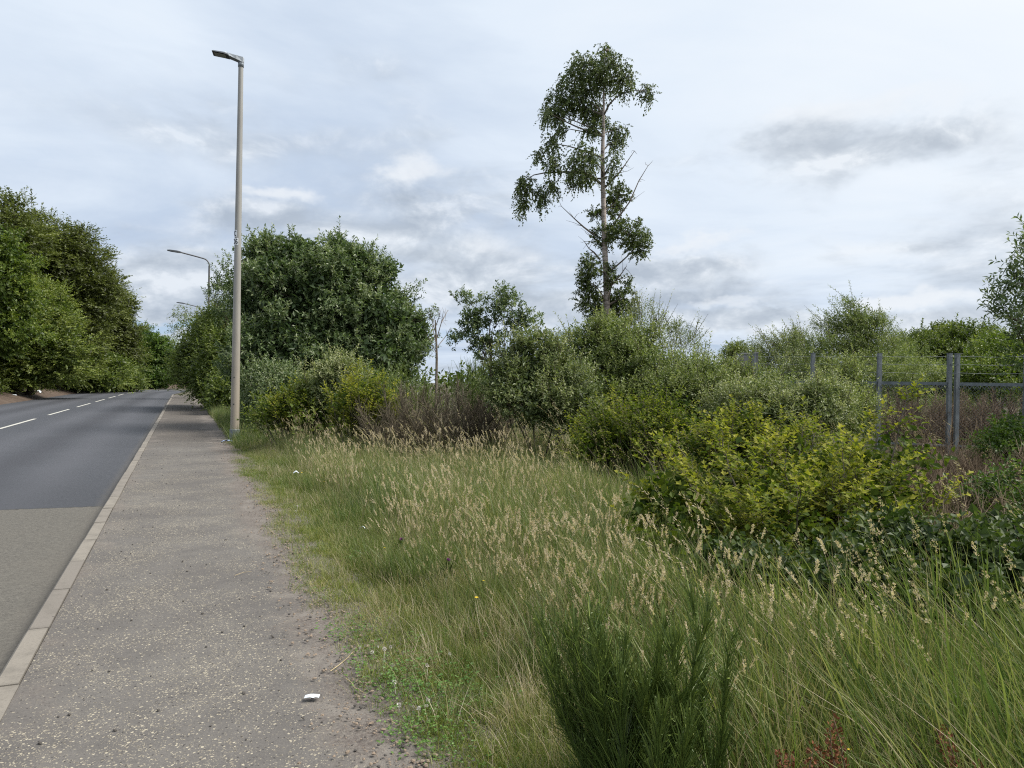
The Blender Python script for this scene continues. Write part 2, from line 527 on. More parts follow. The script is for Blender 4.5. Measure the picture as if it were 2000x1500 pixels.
def pavement_mat():
    """footway asphalt with pale chippings, sandy grit drifted along its back edge and by the kerb"""
    m, t, bs, out = new_mat('chipped_footway_asphalt')
    geo = t.node('ShaderNodeNewGeometry')
    p = geo.outputs['Position']
    a = attr(t, 'across'); s = attr(t, 'along')
    n_big = t.noise(p, .9, 4, .6)
    n_mid = t.noise(p, 5.0, 5, .6)
    n_fine = t.noise(p, 140, 3, .7)
    base = t.mix(t.smooth(n_big, .35, .68), (0.105, 0.097, 0.090), (0.140, 0.131, 0.120))
    base = t.mix(t.smooth(n_mid, .35, .75, 0, .55), base, (0.088, 0.083, 0.078))
    base = t.mix(t.smooth(s, 17.0, 21.5), base, (0.094, 0.083, 0.073))            # older, browner surfacing beyond the lamp
    base = t.mix(t.smooth(n_fine, .35, .75, 0, .65), base, (0.055, 0.051, 0.050))
    # chippings
    v = t.node('ShaderNodeTexVoronoi', feature='F1'); t.l.new(t.vmath('ADD', p, t.vmath('SCALE', t.noise(p, 40, 2, out=1), (0, 0, 0), .02)), v.inputs['Vector']); v.inputs['Scale'].default_value = 66
    pick = t.sep(v.outputs['Color'])
    dens = t.math('ADD', t.smooth(t.noise(p, 1.6, 4, .6), .32, .68, .03, .40), t.smooth(s, 0.5, 4.5, .16, 0.0))
    dens = t.math('MULTIPLY', dens, t.smooth(s, 9, 20, 1.0, .25))
    chip = t.math('MULTIPLY', t.math('LESS_THAN', pick[0], dens), t.smooth(t.math('ADD', v.outputs['Distance'], t.math('MULTIPLY', t.math('SUBTRACT', n_fine, .5), .35)), .34, .46, 1, 0))
    v2 = t.node('ShaderNodeTexVoronoi', feature='F1'); t.l.new(t.vmath('ADD', p, t.vmath('SCALE', t.noise(p, 60, 2, out=1), (0, 0, 0), .012)), v2.inputs['Vector']); v2.inputs['Scale'].default_value = 125
    pk2 = t.sep(v2.outputs['Color'])
    chip2 = t.math('MULTIPLY', t.math('LESS_THAN', pk2[0], t.math('MULTIPLY', dens, .9)), t.smooth(v2.outputs['Distance'], .36, .5, 1, 0))
    chip = t.math('MAXIMUM', chip, t.math('MULTIPLY', chip2, .8))
    chip_c = t.mix(pick[1], (0.200, 0.176, 0.138), (0.364, 0.330, 0.255))
    c = t.mix(chip, base, chip_c)
    dk = t.math('MULTIPLY', t.math('GREATER_THAN', pick[2], .93), t.smooth(v.outputs['Distance'], .25, .4, 1, 0))
    c = t.mix(t.math('MULTIPLY', dk, .8), c, (0.033, 0.030, 0.030))
    # grit and sand
    wob = t.math('ADD', t.math('MULTIPLY', t.math('SUBTRACT', t.noise(p, .8, 5, .6), .5), .9), t.math('MULTIPLY', t.math('SUBTRACT', t.noise(p, 7, 5, .65), .5), .45))
    dirt = t.smooth(t.math('ADD', a, wob), 1.40, 1.66)
    kd = t.math('MULTIPLY', t.smooth(t.math('SUBTRACT', a, t.math('MULTIPLY', wob, 1.1)), .12, .42, .75, 0), t.smooth(n_big, .42, .62))
    dirt = t.math('MAXIMUM', dirt, kd)
    dn = t.noise(p, 55, 5, .7)
    dirt_c = t.mix(t.smooth(dn, .3, .7), (0.078, 0.064, 0.058), (0.165, 0.148, 0.130))
    dirt_c = t.mix(t.smooth(t.noise(p, 3.2, 4), .45, .7, 0, .7), dirt_c, (0.183, 0.167, 0.149))
    vp = t.node('ShaderNodeTexVoronoi'); t.l.new(p, vp.inputs['Vector']); vp.inputs['Scale'].default_value = 75
    pp = t.sep(vp.outputs['Color'])
    peb = t.math('MULTIPLY', t.math('LESS_THAN', pp[0], .16), t.smooth(vp.outputs['Distance'], .3, .42, 1, 0))
    dirt_c = t.mix(peb, dirt_c, t.mix(pp[1], (0.061, 0.049, 0.043), (0.182, 0.150, 0.128)))
    c = t.mix(dirt, c, dirt_c)
    t.l.new(c, bs.inputs['Base Color'])
    bs.inputs['Roughness'].default_value = .9
    bs.inputs['Specular IOR Level'].default_value = .25
    b = t.node('ShaderNodeBump'); b.inputs['Strength'].default_value = .7; b.inputs['Distance'].default_value = .006
    hgt = t.math('ADD', t.math('MULTIPLY', n_fine, .6), t.math('ADD', t.math('MULTIPLY', chip, .6), t.math('MULTIPLY', t.math('MULTIPLY', dn, dirt), 1.2)))
    t.l.new(hgt, b.inputs['Height']); t.l.new(b.outputs[0], bs.inputs['Normal'])
    return m


def road_mat():
    m, t, bs, out = new_mat('road_asphalt')
    geo = t.node('ShaderNodeNewGeometry')
    p = geo.outputs['Position']
    a = attr(t, 'across'); s = attr(t, 'along')
    fine = t.math('ADD', t.math('MULTIPLY', t.noise(p, 120, 3, .75), .55), t.math('MULTIPLY', t.noise(p, 34, 4, .8), .45))
    mid = t.noise(p, 9, 5, .65)
    big = t.noise(t.vmath('MULTIPLY', p, (1, 1, 1)), .5, 4)
    old = t.mix(t.smooth(fine, .38, .62), (0.054, 0.050, 0.044), (0.124, 0.116, 0.099))
    old = t.mix(t.smooth(big, .4, .7, 0, .35), old, (0.111, 0.101, 0.084))
    new = t.mix(t.smooth(fine, .37, .63), (0.027, 0.030, 0.036), (0.067, 0.070, 0.080))
    # polished wheel tracks (paler), oil line between them (darker)
    def band(c0, wd):
        return t.math('EXPONENT', t.math('MULTIPLY', t.math('POWER', t.math('DIVIDE', t.math('SUBTRACT', t.math('ADD', a, t.math('MULTIPLY', t.math('SUBTRACT', big, .5), .5)), c0), wd), 2.0), -1.0))
    tr = t.math('ADD', t.math('ADD', band(-1.15, .45), band(-3.0, .45)), t.math('ADD', band(-5.4, .45), band(-7.2, .45)))
    new = t.mix(t.math('MULTIPLY', tr, .42), new, (0.081, 0.083, 0.095))
    dk = t.math('ADD', band(-2.05, .38), band(-6.3, .38))
    new = t.mix(t.math('MULTIPLY', dk, .45), new, (0.030, 0.030, 0.036))
    new = t.mix(t.smooth(mid, .5, .75, 0, .3), new, (0.037, 0.039, 0.046))
    seam = t.math('SUBTRACT', t.math('ADD', s, t.math('MULTIPLY', t.math('SUBTRACT', t.noise(p, 9, 4), .5), .16)), 10.5)
    f = t.smooth(seam, -.01, .03)
    fresh = t.smooth(seam, .0, 5.0, .42, 0.0)
    new = t.mix(fresh, new, (0.030, 0.032, 0.037))
    c = t.mix(f, old, new)
    jt = t.math('MULTIPLY', t.smooth(seam, -.04, 0, 0, 1), t.smooth(seam, .0, .05, 1, 0))
    c = t.mix(t.math('MULTIPLY', jt, .7), c, (0.020, 0.020, 0.020))
    ch = t.smooth(t.math('ADD', a, t.math('MULTIPLY', t.math('SUBTRACT', mid, .5), .25)), -.22, -.02, 0, .55)
    c = t.mix(ch, c, (0.082, 0.075, 0.065))
    t.l.new(c, bs.inputs['Base Color'])
    bs.inputs['Roughness'].default_value = .8
    bs.inputs['Specular IOR Level'].default_value = .3
    b = t.node('ShaderNodeBump'); b.inputs['Strength'].default_value = .6; b.inputs['Distance'].default_value = .006
    t.l.new(fine, b.inputs['Height']); t.l.new(b.outputs[0], bs.inputs['Normal'])
    return m


def soil_mat(name, c0, c1, c2):
    m, t, bs, out = new_mat(name)
    geo = t.node('ShaderNodeNewGeometry')
    p = geo.outputs['Position']
    n1 = t.noise(p, 1.1, 5, .65); n2 = t.noise(p, 26, 5, .7)
    c = t.mix(t.smooth(n2, .3, .7), c0, c1)
    c = t.mix(t.smooth(n1, .45, .68, 0, .7), c, c2)
    t.l.new(c, bs.inputs['Base Color'])
    bs.inputs['Roughness'].default_value = .95
    b = t.node('ShaderNodeBump'); b.inputs['Strength'].default_value = .8; b.inputs['Distance'].default_value = .02
    t.l.new(n2, b.inputs['Height']); t.l.new(b.outputs[0], bs.inputs['Normal'])
    return m


def paint_mat():
    m, t, bs, out = new_mat('road_paint')
    p = t.node('ShaderNodeNewGeometry').outputs['Position']
    n = t.noise(p, 40, 5, .7); n2 = t.noise(p, 3, 4)
    c = t.mix(t.smooth(n, .5, .72, 0, .45), (0.432, 0.425, 0.382), (0.173, 0.173, 0.166))
    c = t.mix(t.smooth(n2, .45, .7, 0, .3), c, (0.360, 0.353, 0.324))
    t.l.new(c, bs.inputs['Base Color'])
    bs.inputs['Roughness'].default_value = .7
    return m


M_COL = column_mat(); M_BBARK = birch_bark(); M_PAVE = pavement_mat(); M_ROAD = road_mat(); M_PAINT = paint_mat()
M_GROUND = soil_mat('verge_soil', (0.038, 0.032, 0.021), (0.084, 0.073, 0.042), (0.059, 0.066, 0.025))
M_BANK = soil_mat('bare_brown_bank', (0.036, 0.022, 0.015), (0.087, 0.059, 0.041), (0.102, 0.075, 0.054))

# ------------------------------------------------------------------ ground, road, footway, kerb
rg = RX(1)
xs = np.concatenate([np.linspace(-700, -60, 14), np.linspace(-50, 40, 60), np.linspace(60, 700, 14)])
ys = np.concatenate([np.linspace(-200, -20, 6), np.linspace(-12, 60, 60), np.linspace(70, 900, 20)])
gxx, gyy = np.meshgrid(xs, ys)
gzz = np.full(gxx.shape, -0.16)
ac = across(gxx, gyy)
right = np.clip((ac - 2.6) / 1.5, 0, 1)
gzz = np.where(ac > 2.3, -0.16 + 0.14 * np.clip((ac - 2.3) / .9, 0, 1) + right * 0.03 * np.sin(gxx * 1.3) * np.cos(gyy * 1.1), gzz)
nx, ny = len(xs), len(ys)
ii = (np.arange(ny - 1)[:, None] * nx + np.arange(nx - 1)[None, :]).ravel()
o = add_mesh('ground', np.stack([gxx, gyy, gzz], -1), np.stack([ii, ii + 1, ii + nx + 1, ii + nx], -1), mat=M_GROUND, smooth=True)
tag(o, kind='structure')


def ribbon(name, svals, avals, zfun, mat, parent=None):
    """sheet along the road; avals may vary with s"""
    sg, ag = np.meshgrid(svals, avals, indexing='ij')
    zg = zfun(sg, ag)
    V = road_pt(sg, ag, zg)
    k = len(avals)
    i0 = (np.arange(len(svals) - 1)[:, None] * k + np.arange(k - 1)[None, :]).ravel()
    return add_mesh(name, V, np.stack([i0, i0 + 1, i0 + k + 1, i0 + k], -1), mat=mat, parent=parent, smooth=True, attrs={'across': ag.ravel(), 'along': sg.ravel()})


sv = np.concatenate([np.linspace(-14, 30, 89), np.linspace(31, 250, 110)])
road = ribbon('road', sv, np.linspace(-8.4, 0.03, 12), lambda s, a: -0.105 + 0.03 * (1 - ((a + 4.2) / 4.2) ** 2) + 0 * s, M_ROAD)
tag(road, kind='structure')
sp = np.concatenate([np.linspace(-14, 30, 177), np.linspace(31, 72, 60)])
footway = ribbon('footpath', sp, np.concatenate([np.linspace(.13, 1.5, 12), np.linspace(1.55, 2.75, 16)]),
                 lambda s, a: 0.004 + np.clip((a - 1.6) / .5, 0, 1) * (0.012 + 0.012 * np.sin(s * 3.1 + a * 9) * np.sin(s * 1.7 + 1)), M_PAVE)
tag(footway, kind='structure')

for k in range(-3, 16):
    s0 = 26.3 + 9 * k
    ss = np.linspace(s0, s0 + 6.0, 9)
    mk = ribbon('road_marking', ss, np.array([-4.27, -4.16]), lambda s, a: -0.105 + 0.03 + 0.005 + 0 * s, M_PAINT, road)

kerb = bpy.data.objects.new('kerb', None); C.objects.link(kerb); tag(kerb, kind='structure')
g = Geo()
kv = [(-.4575, 0, -.18), (-.4575, .125, -.18), (-.4575, .125, .012), (-.4575, .022, .012), (-.4575, .006, -.004)]
kq = [(x + .917, y, z) for x, y, z in kv]
g.add(kv + kq, [[i, (i + 1) % 5, 5 + (i + 1) % 5, 5 + i] for i in range(5)], [[0, 2, 1], [0, 3, 2], [0, 4, 3], [5, 6, 7], [5, 7, 8], [5, 8, 9]])
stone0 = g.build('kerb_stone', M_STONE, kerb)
rk = random.Random(4)
for i in range(94):
    st_ = stone0 if i == 0 else stone0.copy()
    if i:
        C.objects.link(st_)
        st_.parent = kerb
    s0 = -13.0 + i * .922
    p = road_pt(s0, rk.uniform(-.004, .004))
    st_.location = (float(p[0]), float(p[1]), rk.uniform(-.006, .005))
    h = float(np.interp(max(s0, 0), _st, _hd))
    # local x runs along the kerb, local y to the right of it
    st_.rotation_euler = (0, 0, 0)
    st_.matrix_local = Matrix.Translation(st_.location) @ Matrix(((-math.sin(h), math.cos(h), 0, 0), (math.cos(h), math.sin(h), 0, 0), (0, 0, 1, 0), (0, 0, 0, 1))) @ Matrix.Rotation(rk.uniform(-.004, .004), 4, 'Z')

# bare earth bank on the far side of the road
bank = ribbon('earth_bank', np.linspace(-14, 200, 215), np.linspace(-20, -8.35, 24),
              lambda s, a: -.11 + .75 * np.clip((-8.4 - a) / 2.6, 0, 1) ** .8 + .07 * np.sin(s * 1.9 + a * 2) * np.sin(s * .7) * np.clip((-8.5 - a), 0, 1), M_BANK)
tag(bank, kind='structure')


# ------------------------------------------------------------------ foliage machinery
def fill(lobes, n, rng, shell=.55, zmin=.05):
    """points spread through the outer part of a union of ellipsoids, with the outward direction at each"""
    lb = np.array(lobes, float)
    wt = (lb[:, 3] * lb[:, 4] * lb[:, 5]) ** (2 / 3)
    k = rng.choice(len(lb), n, p=wt / wt.sum())
    d = unit(rng.normal(size=(n, 3)))
    r = 1 - (1 - shell) * rng.random(n) ** 1.3
    lump = 1 + .13 * np.sin(d[:, 0] * 5 + k) * np.sin(d[:, 1] * 6 + 2 * k) + .10 * np.sin(d[:, 2] * 7 + k * 3)
    Pp = lb[k, :3] + d * lb[k, 3:6] * (r * lump)[:, None]
    q = ((Pp[:, None] - lb[None, :, :3]) / lb[None, :, 3:6])
    deep = (np.linalg.norm(q, axis=-1) < shell * .85).any(1)
    keep = ~deep & (Pp[:, 2] > zmin)
    return Pp[keep], unit(d / lb[k, 3:6])[keep], k[keep]


def sprigs(g, Pp, A, n, slen, ll, lw, rng, spread=.8, droop=0.0, tint=None, up=.55, lobed=False, jit=.35, flat2=False, tip=.16):
    """n leaves along a short twig at each point"""
    Mn = len(Pp)
    t = (np.arange(n) + rng.random((Mn, n))) / n
    sl = slen * (.6 + .8 * rng.random((Mn, 1)))
    ph = np.arange(n) * 2.399 + rng.random((Mn, 1)) * 6.28
    ref = np.where(np.abs(A[:, 2:3]) > .9, np.array([1., 0, 0]), np.array([0, 0, 1.]))
    U = unit(np.cross(A, ref)); V = np.cross(A, U)
    rad = np.cos(ph)[..., None] * U[:, None] + np.sin(ph)[..., None] * V[:, None]
    if flat2:
        hz = unit(np.cross(A, np.array([0, 0, 1.])))
        sg = np.where(np.arange(n) % 2 == 0, 1., -1.)
        rad = hz[:, None] * sg[None, :, None] + rng.normal(size=(Mn, n, 3)) * .18
    B = Pp[:, None] + A[:, None] * (sl * t)[..., None]
    B[..., 2] -= droop * (sl * t) ** 2 / max(slen, 1e-6)
    D = A[:, None] * (.35 + .5 * t[..., None]) + rad * spread + rng.normal(size=(Mn, n, 3)) * jit * .6
    D[..., 2] -= droop * .8
    D = unit(D)
    N = unit(np.array([0, 0, up]) + A[:, None] * .35 + rng.normal(size=(Mn, n, 3)) * jit)
    sz = (.7 + .6 * rng.random((Mn, n)))
    tt = (.5 if tint is None else tint[:, None]) + (rng.random((Mn, n)) - .5) * .58 + tip * (t - .5)
    B, D, N, sz = B.reshape(-1, 3), D.reshape(-1, 3), N.reshape(-1, 3), sz.ravel()
    tt = np.clip(np.broadcast_to(tt, (Mn, n)).ravel(), 0, 1)
    if lobed:
        g.lobed(B, D, N, ll * sz, tt)
    else:
        g.leaves(B, D, N, ll * sz, lw * sz, tt)


def limb(p0, p1, rng, k=6, bow=.12, sag=0.0):
    t = np.linspace(0, 1, k)[:, None]
    p0, p1 = np.asarray(p0, float), np.asarray(p1, float)
    L = np.linalg.norm(p1 - p0)
    mid = rng.normal(size=3) * L * bow
    mid[2] = abs(mid[2]) * .6 - sag * L
    return p0 + (p1 - p0) * t + mid * (4 * t * (1 - t))


def px_lobes(rows):
    """(px, py, half width, half height, distance[, depth radius]) read off the photo -> ellipsoids in the place"""
    out = []
    for r_ in rows:
        c = P(r_[0], r_[1], r_[4])
        rx, rz = r_[2] * r_[4] / F, r_[3] * r_[4] / F
        out.append((*c, rx, r_[5] if len(r_) > 5 else .5 * (rx + rz), rz))
    return out


def plant(name, label, cat, lobes, mat, seed, base=None, clumps=90, per=14, csize=.45, n=9, slen=.28, ll=.07, lw=.034, spread=.8, droop=0.0, upb=.5,
          shell=.55, stems=7, srad=.05, bark=None, group=None, flat=.75, lobed=False, core=0, wind=(0, 0, 0), trunk=None, tmean=.45, twigs=0, flat2=False, local=False, shoots=0, sh_len=2.4):
    """a tree or shrub: stems or trunk with limbs, and a crown of leafy clumps"""
    rng = RX(seed)
    lb = np.array(lobes, float)
    if base is None:
        cx = (lb[:, 0] * lb[:, 3]).sum() / lb[:, 3].sum()
        cy = (lb[:, 1] * lb[:, 3]).sum() / lb[:, 3].sum()
        base = (cx, cy, -.03)
    base = np.array(base, float)
    root = empty(name, label, cat, base, group)
    cp, cd, ck = fill(lobes, int(clumps * 1.7), rng, shell)
    cp, cd = cp[:clumps], cd[:clumps]
    # clumps
    m = len(cp)
    off = unit(rng.normal(size=(m, per, 3))) * (rng.random((m, per, 1)) ** .45) * csize * (.55 + .75 * rng.random((m, 1, 1)))
    off[..., 2] *= flat
    Pp = (cp[:, None] + off).reshape(-1, 3)
    A = unit(unit(off) * .7 + cd[:, None] * .6 + np.array([0, 0, upb]) + np.array(wind) + rng.normal(size=off.shape) * .3).reshape(-1, 3)
    tin = np.clip(np.repeat(tmean + rng.normal(size=m) * .13, per) + rng.normal(size=m * per) * .08, 0, 1)
    ok = Pp[:, 2] > .03
    g = Geo()
    sprigs(g, Pp[ok], A[ok], n, slen, ll, lw, rng, spread, droop, tin[ok], lobed=lobed, flat2=flat2)
    if shoots:
        topm = np.argsort(-(cd[:, 2] + .25 * rng.random(m)))[:max(4, int(m * .45))]
        j = rng.choice(topm, shoots)
        q = cp[j] + rng.normal(size=(shoots, 3)) * csize * .5
        a_s = unit(np.array([0, 0, .9]) + cd[j] * .55 + np.array(wind) * 1.1 + rng.normal(size=q.shape) * .28)
        sprigs(g, q, a_s, int(n * 2.2), slen * sh_len, ll * .95, lw * .95, rng, .62, droop, np.clip(np.full(shoots, tmean + .14) + rng.normal(size=shoots) * .1, 0, 1), tip=.25)
        sh_w = (q, a_s)
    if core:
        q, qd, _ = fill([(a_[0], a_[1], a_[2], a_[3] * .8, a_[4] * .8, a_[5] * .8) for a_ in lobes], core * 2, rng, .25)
        sprigs(g, q, unit(qd + rng.normal(size=q.shape)), 4, slen, ll * 1.7, lw * 1.8, rng, 1.0, 0, np.full(len(q), .22))  # inner leaves tinted darker: shade of the crown gaps put into their colour
    g.build('crown' if trunk or srad > .06 else 'foliage', mat, root, kind='stuff')
    # wood
    g = Geo()
    if trunk is not None:
        th, tr_ = trunk
        top = np.array([cp[:, 0].mean(), cp[:, 1].mean(), th]) * .6 + np.array([base[0], base[1], th]) * .4
        tp = limb(base, top, rng, 9, .03)
        tr2 = np.linspace(tr_, tr_ * .3, 9); tr2[0] *= 1.35
        g.tubes(tp, tr2, 9)
    sel = rng.choice(m, min(stems, m), replace=False)
    arr, rr = [], []
    for i in sel:
        if trunk is not None:
            f = np.clip((cp[i, 2] - base[2]) / max(th, .1) * .75, .12, .95)
            p0 = tp[int(f * 8)]; r0 = tr_ * (1 - .65 * f) * .5
        else:
            p0 = (np.array([cp[i, 0], cp[i, 1], 0]) if local else base) + np.array([rng.normal() * .12, rng.normal() * .12, 0]); r0 = srad * rng.uniform(.6, 1.1)
        arr.append(limb(p0, cp[i], rng, 6, .10)); rr.append(np.linspace(r0, r0 * .15, 6))
    g.tubes(np.array(arr), np.array(rr), 5)
    if shoots:
        q, a_s = sh_w
        ln = slen * sh_len
        gs = Geo(); gs.tubes(np.stack([q - a_s * ln * .3, q + a_s * ln * .4, q + a_s * ln], 1), np.broadcast_to(np.array([.006, .004, .002]) * max(1, slen / .22), (len(q), 3)), 3)
        gs.build('shoots', bark or M_BARK, root, kind='stuff')
    if twigs:
        j = rng.integers(0, len(arr), twigs); f = rng.integers(2, 6, twigs)
        arr = np.array(arr)
        p0 = arr[j, f]
        c2 = np.argsort(np.linalg.norm(cp[None] - p0[:, None], axis=-1), 1)[np.arange(twigs), rng.integers(0, min(6, m), twigs)]
        tw = np.stack([limb(a_, cp[b_], rng, 4, .1) for a_, b_ in zip(p0, c2)])
        g.tubes(tw, np.broadcast_to(np.linspace(1, .25, 4) * srad * .28, (twigs, 4)), 4)
    g.build('trunk' if trunk is not None else 'stems', bark or M_BARK, root, smooth=True, kind='stuff' if local else None)
    return root


def spray_bush(name, label, cat, lobes, mat, seed, boughs=60, side=11, n=9, slen=.26, ll=.045, lw=.03, lobed=False, tmean=.5, core=500, base=None, srad=.012, reach=.18, foot=.45, bark=None, droop=.10, group=None):
    """a bush of arching boughs with flat leafy side sprays, the gaps between them backed by dark-tinted inner leaves"""
    rng = RX(seed)
    lb = np.array(lobes, float)
    lo = (lb[:, :2] - lb[:, 3:5]).min(0); hi = (lb[:, :2] + lb[:, 3:5]).max(0)
    if base is None:
        base = (*(lb[:, :2].mean(0)), -.03)
    base = np.array(base, float)
    root = empty(name, label, cat, base, group)
    tp, td, _ = fill(lobes, boughs * 3, rng, .72)
    tp, td = tp[:boughs], td[:boughs]
    tp = tp + td * reach * rng.random((len(tp), 1)) ** 2
    m = len(tp)
    p0 = np.stack([base[0] + (tp[:, 0] - base[0]) * foot + rng.normal(size=m) * .06, base[1] + (tp[:, 1] - base[1]) * foot + rng.normal(size=m) * .06, np.full(m, -.03)], -1)
    K = 9
    t = np.linspace(0, 1, K)[None, :, None]
    mid = (p0 + tp) / 2 + np.stack([np.zeros(m), np.zeros(m), tp[:, 2] * (.10 + .22 * rng.random(m))], -1) + rng.normal(size=(m, 3)) * .05
    C_ = p0[:, None] * (1 - t) ** 2 + 2 * mid[:, None] * t * (1 - t) + tp[:, None] * t ** 2
    C_ = C_ + rng.normal(size=C_.shape) * .012
    g = Geo(); gl = Geo()
    g.tubes(C_, (srad * (.6 + .7 * rng.random((m, 1)))) * np.linspace(1, .22, K)[None], 5)
    tg = unit(np.gradient(C_, axis=1))
    i = np.repeat(np.arange(m), side)
    f = .34 + .66 * rng.random(len(i)) ** .8
    k = np.minimum((f * (K - 1)).astype(int), K - 2); fr = (f * (K - 1) - k)[:, None]
    q = C_[i, k] * (1 - fr) + C_[i, k + 1] * fr
    tt = tg[i, k]
    lat = unit(np.cross(tt, np.array([0, 0, 1.])) + 1e-6)
    sgn = np.where(rng.random(len(i)) < .5, 1., -1.)[:, None]
    A = unit(tt * (.55 + .4 * rng.random((len(i), 1))) + lat * sgn * (.3 + .8 * rng.random((len(i), 1))) + np.array([0, 0, .12]) + rng.normal(size=tt.shape) * .22)
    ts = np.clip(tmean + rng.normal(size=m) * .11, 0, 1)
    sl = slen * (1.15 - .5 * f)
    sprigs(gl, q, A, n, slen, ll, lw, rng, .8, droop, np.clip(ts[i] + (f - .7) * .35, 0, 1), lobed=lobed, flat2=True, up=1.0, jit=.32, tip=.22)
    sprigs(gl, tp, unit(tg[:, -1] + rng.normal(size=tp.shape) * .1), n, slen, ll, lw, rng, .8, droop, np.clip(ts + .15, 0, 1), lobed=lobed, up=.9, jit=.3)
    w2 = np.stack([q, q + A * slen * .5, q + A * slen * .95 - np.array([0, 0, droop * .4 * slen])], 1)
    g.tubes(w2, np.broadcast_to(srad * np.array([.22, .16, .08]), (len(q), 3)), 3)
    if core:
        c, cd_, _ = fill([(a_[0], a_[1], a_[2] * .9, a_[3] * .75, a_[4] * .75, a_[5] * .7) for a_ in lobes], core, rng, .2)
        sprigs(gl, c, unit(cd_ + rng.normal(size=c.shape)), 5, slen, ll * 1.5, (lw if not lobed else ll * .7) * 1.5, rng, 1.0, 0, np.full(len(c), .12))  # darkest tint inside the bush, painting shade into the gaps between sprays
    gl.build('foliage', mat, root, kind='stuff')
    g.build('boughs', bark or M_TWIG, root, smooth=True)
    return root


def whips(name, label, cat, base, mat, seed, n_main, height, fan, n_side, side, rad=.0016, lean=(0, 0), group=None, leaf=0, spread_base=.1, part='stems', tm=.45, K=5, ang=.42):
    """a broom-like shrub: fanned stems that each carry many upright whippy side shoots"""
    rng = RX(seed)
    root = empty(name, label, cat, base, group)
    g = Geo()
    base = np.array(base, float)
    azs = rng.random(n_main) * 6.283
    tilt = fan * np.sqrt(rng.random(n_main))
    dirs = np.stack([np.cos(azs) * np.sin(tilt) + lean[0], np.sin(azs) * np.sin(tilt) + lean[1], np.cos(tilt)], -1)
    hh = height * (.6 + .45 * rng.random(n_main))
    t = np.linspace(0, 1, 8)
    p0 = base + np.stack([rng.normal(size=n_main) * spread_base, rng.normal(size=n_main) * spread_base, np.zeros(n_main)], -1)
    bend = np.stack([np.zeros(n_main), np.zeros(n_main), .16 * hh], -1)
    mains = p0[:, None] + dirs[:, None] * (hh[:, None] * t)[..., None] + bend[:, None] * (t ** 2)[None, :, None] + rng.normal(size=(n_main, 8, 3)) * .012 * t[None, :, None]
    g.tubes(mains, hh[:, None] * rad * 2.6 * np.linspace(1, .25, 8)[None] / height, 4, a=np.clip(tm - .2 + .2 * rng.random(n_main), 0, 1))
    md = unit(np.gradient(mains, axis=1))
    i = np.repeat(np.arange(n_main), n_side)
    f = .12 + .86 * rng.random(len(i))
    k = np.minimum((f * 7).astype(int), 6); fr = f * 7 - k
    q = mains[i, k] * (1 - fr[:, None]) + mains[i, k + 1] * fr[:, None]
    d = unit(md[i, k] + rng.normal(size=(len(i), 3)) * ang + np.array([0, 0, .25]))
    L = side * (.4 + .9 * rng.random(len(i))) * (1.1 - .55 * f)
    tt = np.linspace(0, 1, K)
    sh = q[:, None] + d[:, None] * (L[:, None] * tt)[..., None] + np.array([lean[0] * .3, lean[1] * .3, .12])[None, None] * (L[:, None] * tt ** 2)[..., None]
    tin = np.clip(tm + (f - .5) * .35 + rng.normal(size=len(i)) * .15, 0, 1)
    g.tubes(sh, rad * (1.05 - .6 * tt)[None] * (.7 + .6 * rng.random((len(i), 1))), 3, a=tin)
    if leaf:
        m_ = rng.integers(0, len(i), leaf); kk = rng.integers(0, K, leaf)
        b = sh[m_, kk]; dd = unit(d[m_] + rng.normal(size=(leaf, 3)) * .6)
        g.leaves(b, dd, unit(rng.normal(size=(leaf, 3)) + np.array([0, 0, .6])), rad * 7, rad * 3, np.clip(tin[m_] + .04, 0, 1))
    g.build(part, mat, root, kind='stuff')
    return root


# ------------------------------------------------------------------ street lamps
def arm_tube(g, pts, r, m=10):
    g.tubes(np.array(pts), np.array(r), m)


lamp_base = G(458, 863)
LB = lamp_base
lamp = empty('street_lamp', 'tall beige tapered street lamp with flat grey head at the back of the footpath', 'street lamp', LB, 'street lamps along the footpath')
H = 9.56
leanx = 0.0
zz = np.linspace(0.0, H, 14)
g = Geo(); g.tubes(np.stack([LB[0] + leanx * zz, np.full(14, LB[1]), zz], -1), np.interp(zz, [0, H], [.108, .058]), 20); g.build('column', M_COL, lamp, True)
g = Geo(); g.tubes(np.array([[LB[0], LB[1], z] for z in (-.1, .30, .315, .32)]), np.array([.125, .122, .120, .107]), 20); g.build('base_sleeve', M_GALV, lamp, True)
g = Geo(); g.tubes(np.array([[LB[0], LB[1], z] for z in (H - .16, H - .155, H - .01, H)]), np.array([.056, .070, .070, .03]), 16); g.build('spigot_collar', M_LAMPG, lamp, True)
hd = np.array([-.97, -.24, 0.0]); sdv = np.array([hd[1], -hd[0], 0])


def head_part(xz, half, name, mat):
    """profile in (along, z, half width) lofted into a solid"""
    g = Geo()
    sect = []
    for x, zt, zb, hw in xz:
        c = LB + hd * x
        sect.append([c + sdv * hw + np.array([0, 0, H + zb]), c - sdv * hw + np.array([0, 0, H + zb]), c - sdv * hw * .7 + np.array([0, 0, H + zt]), c + sdv * hw * .7 + np.array([0, 0, H + zt])])
    V = np.array(sect).reshape(-1, 3); n_ = len(sect)
    Q = [[i * 4 + j, i * 4 + (j + 1) % 4, i * 4 + 4 + (j + 1) % 4, i * 4 + 4 + j] for i in range(n_ - 1) for j in range(4)] + [[0, 3, 2, 1], [n_ * 4 - 4, n_ * 4 - 3, n_ * 4 - 2, n_ * 4 - 1]]
    g.add(V, Q)
    return g.build(name, mat, lamp)


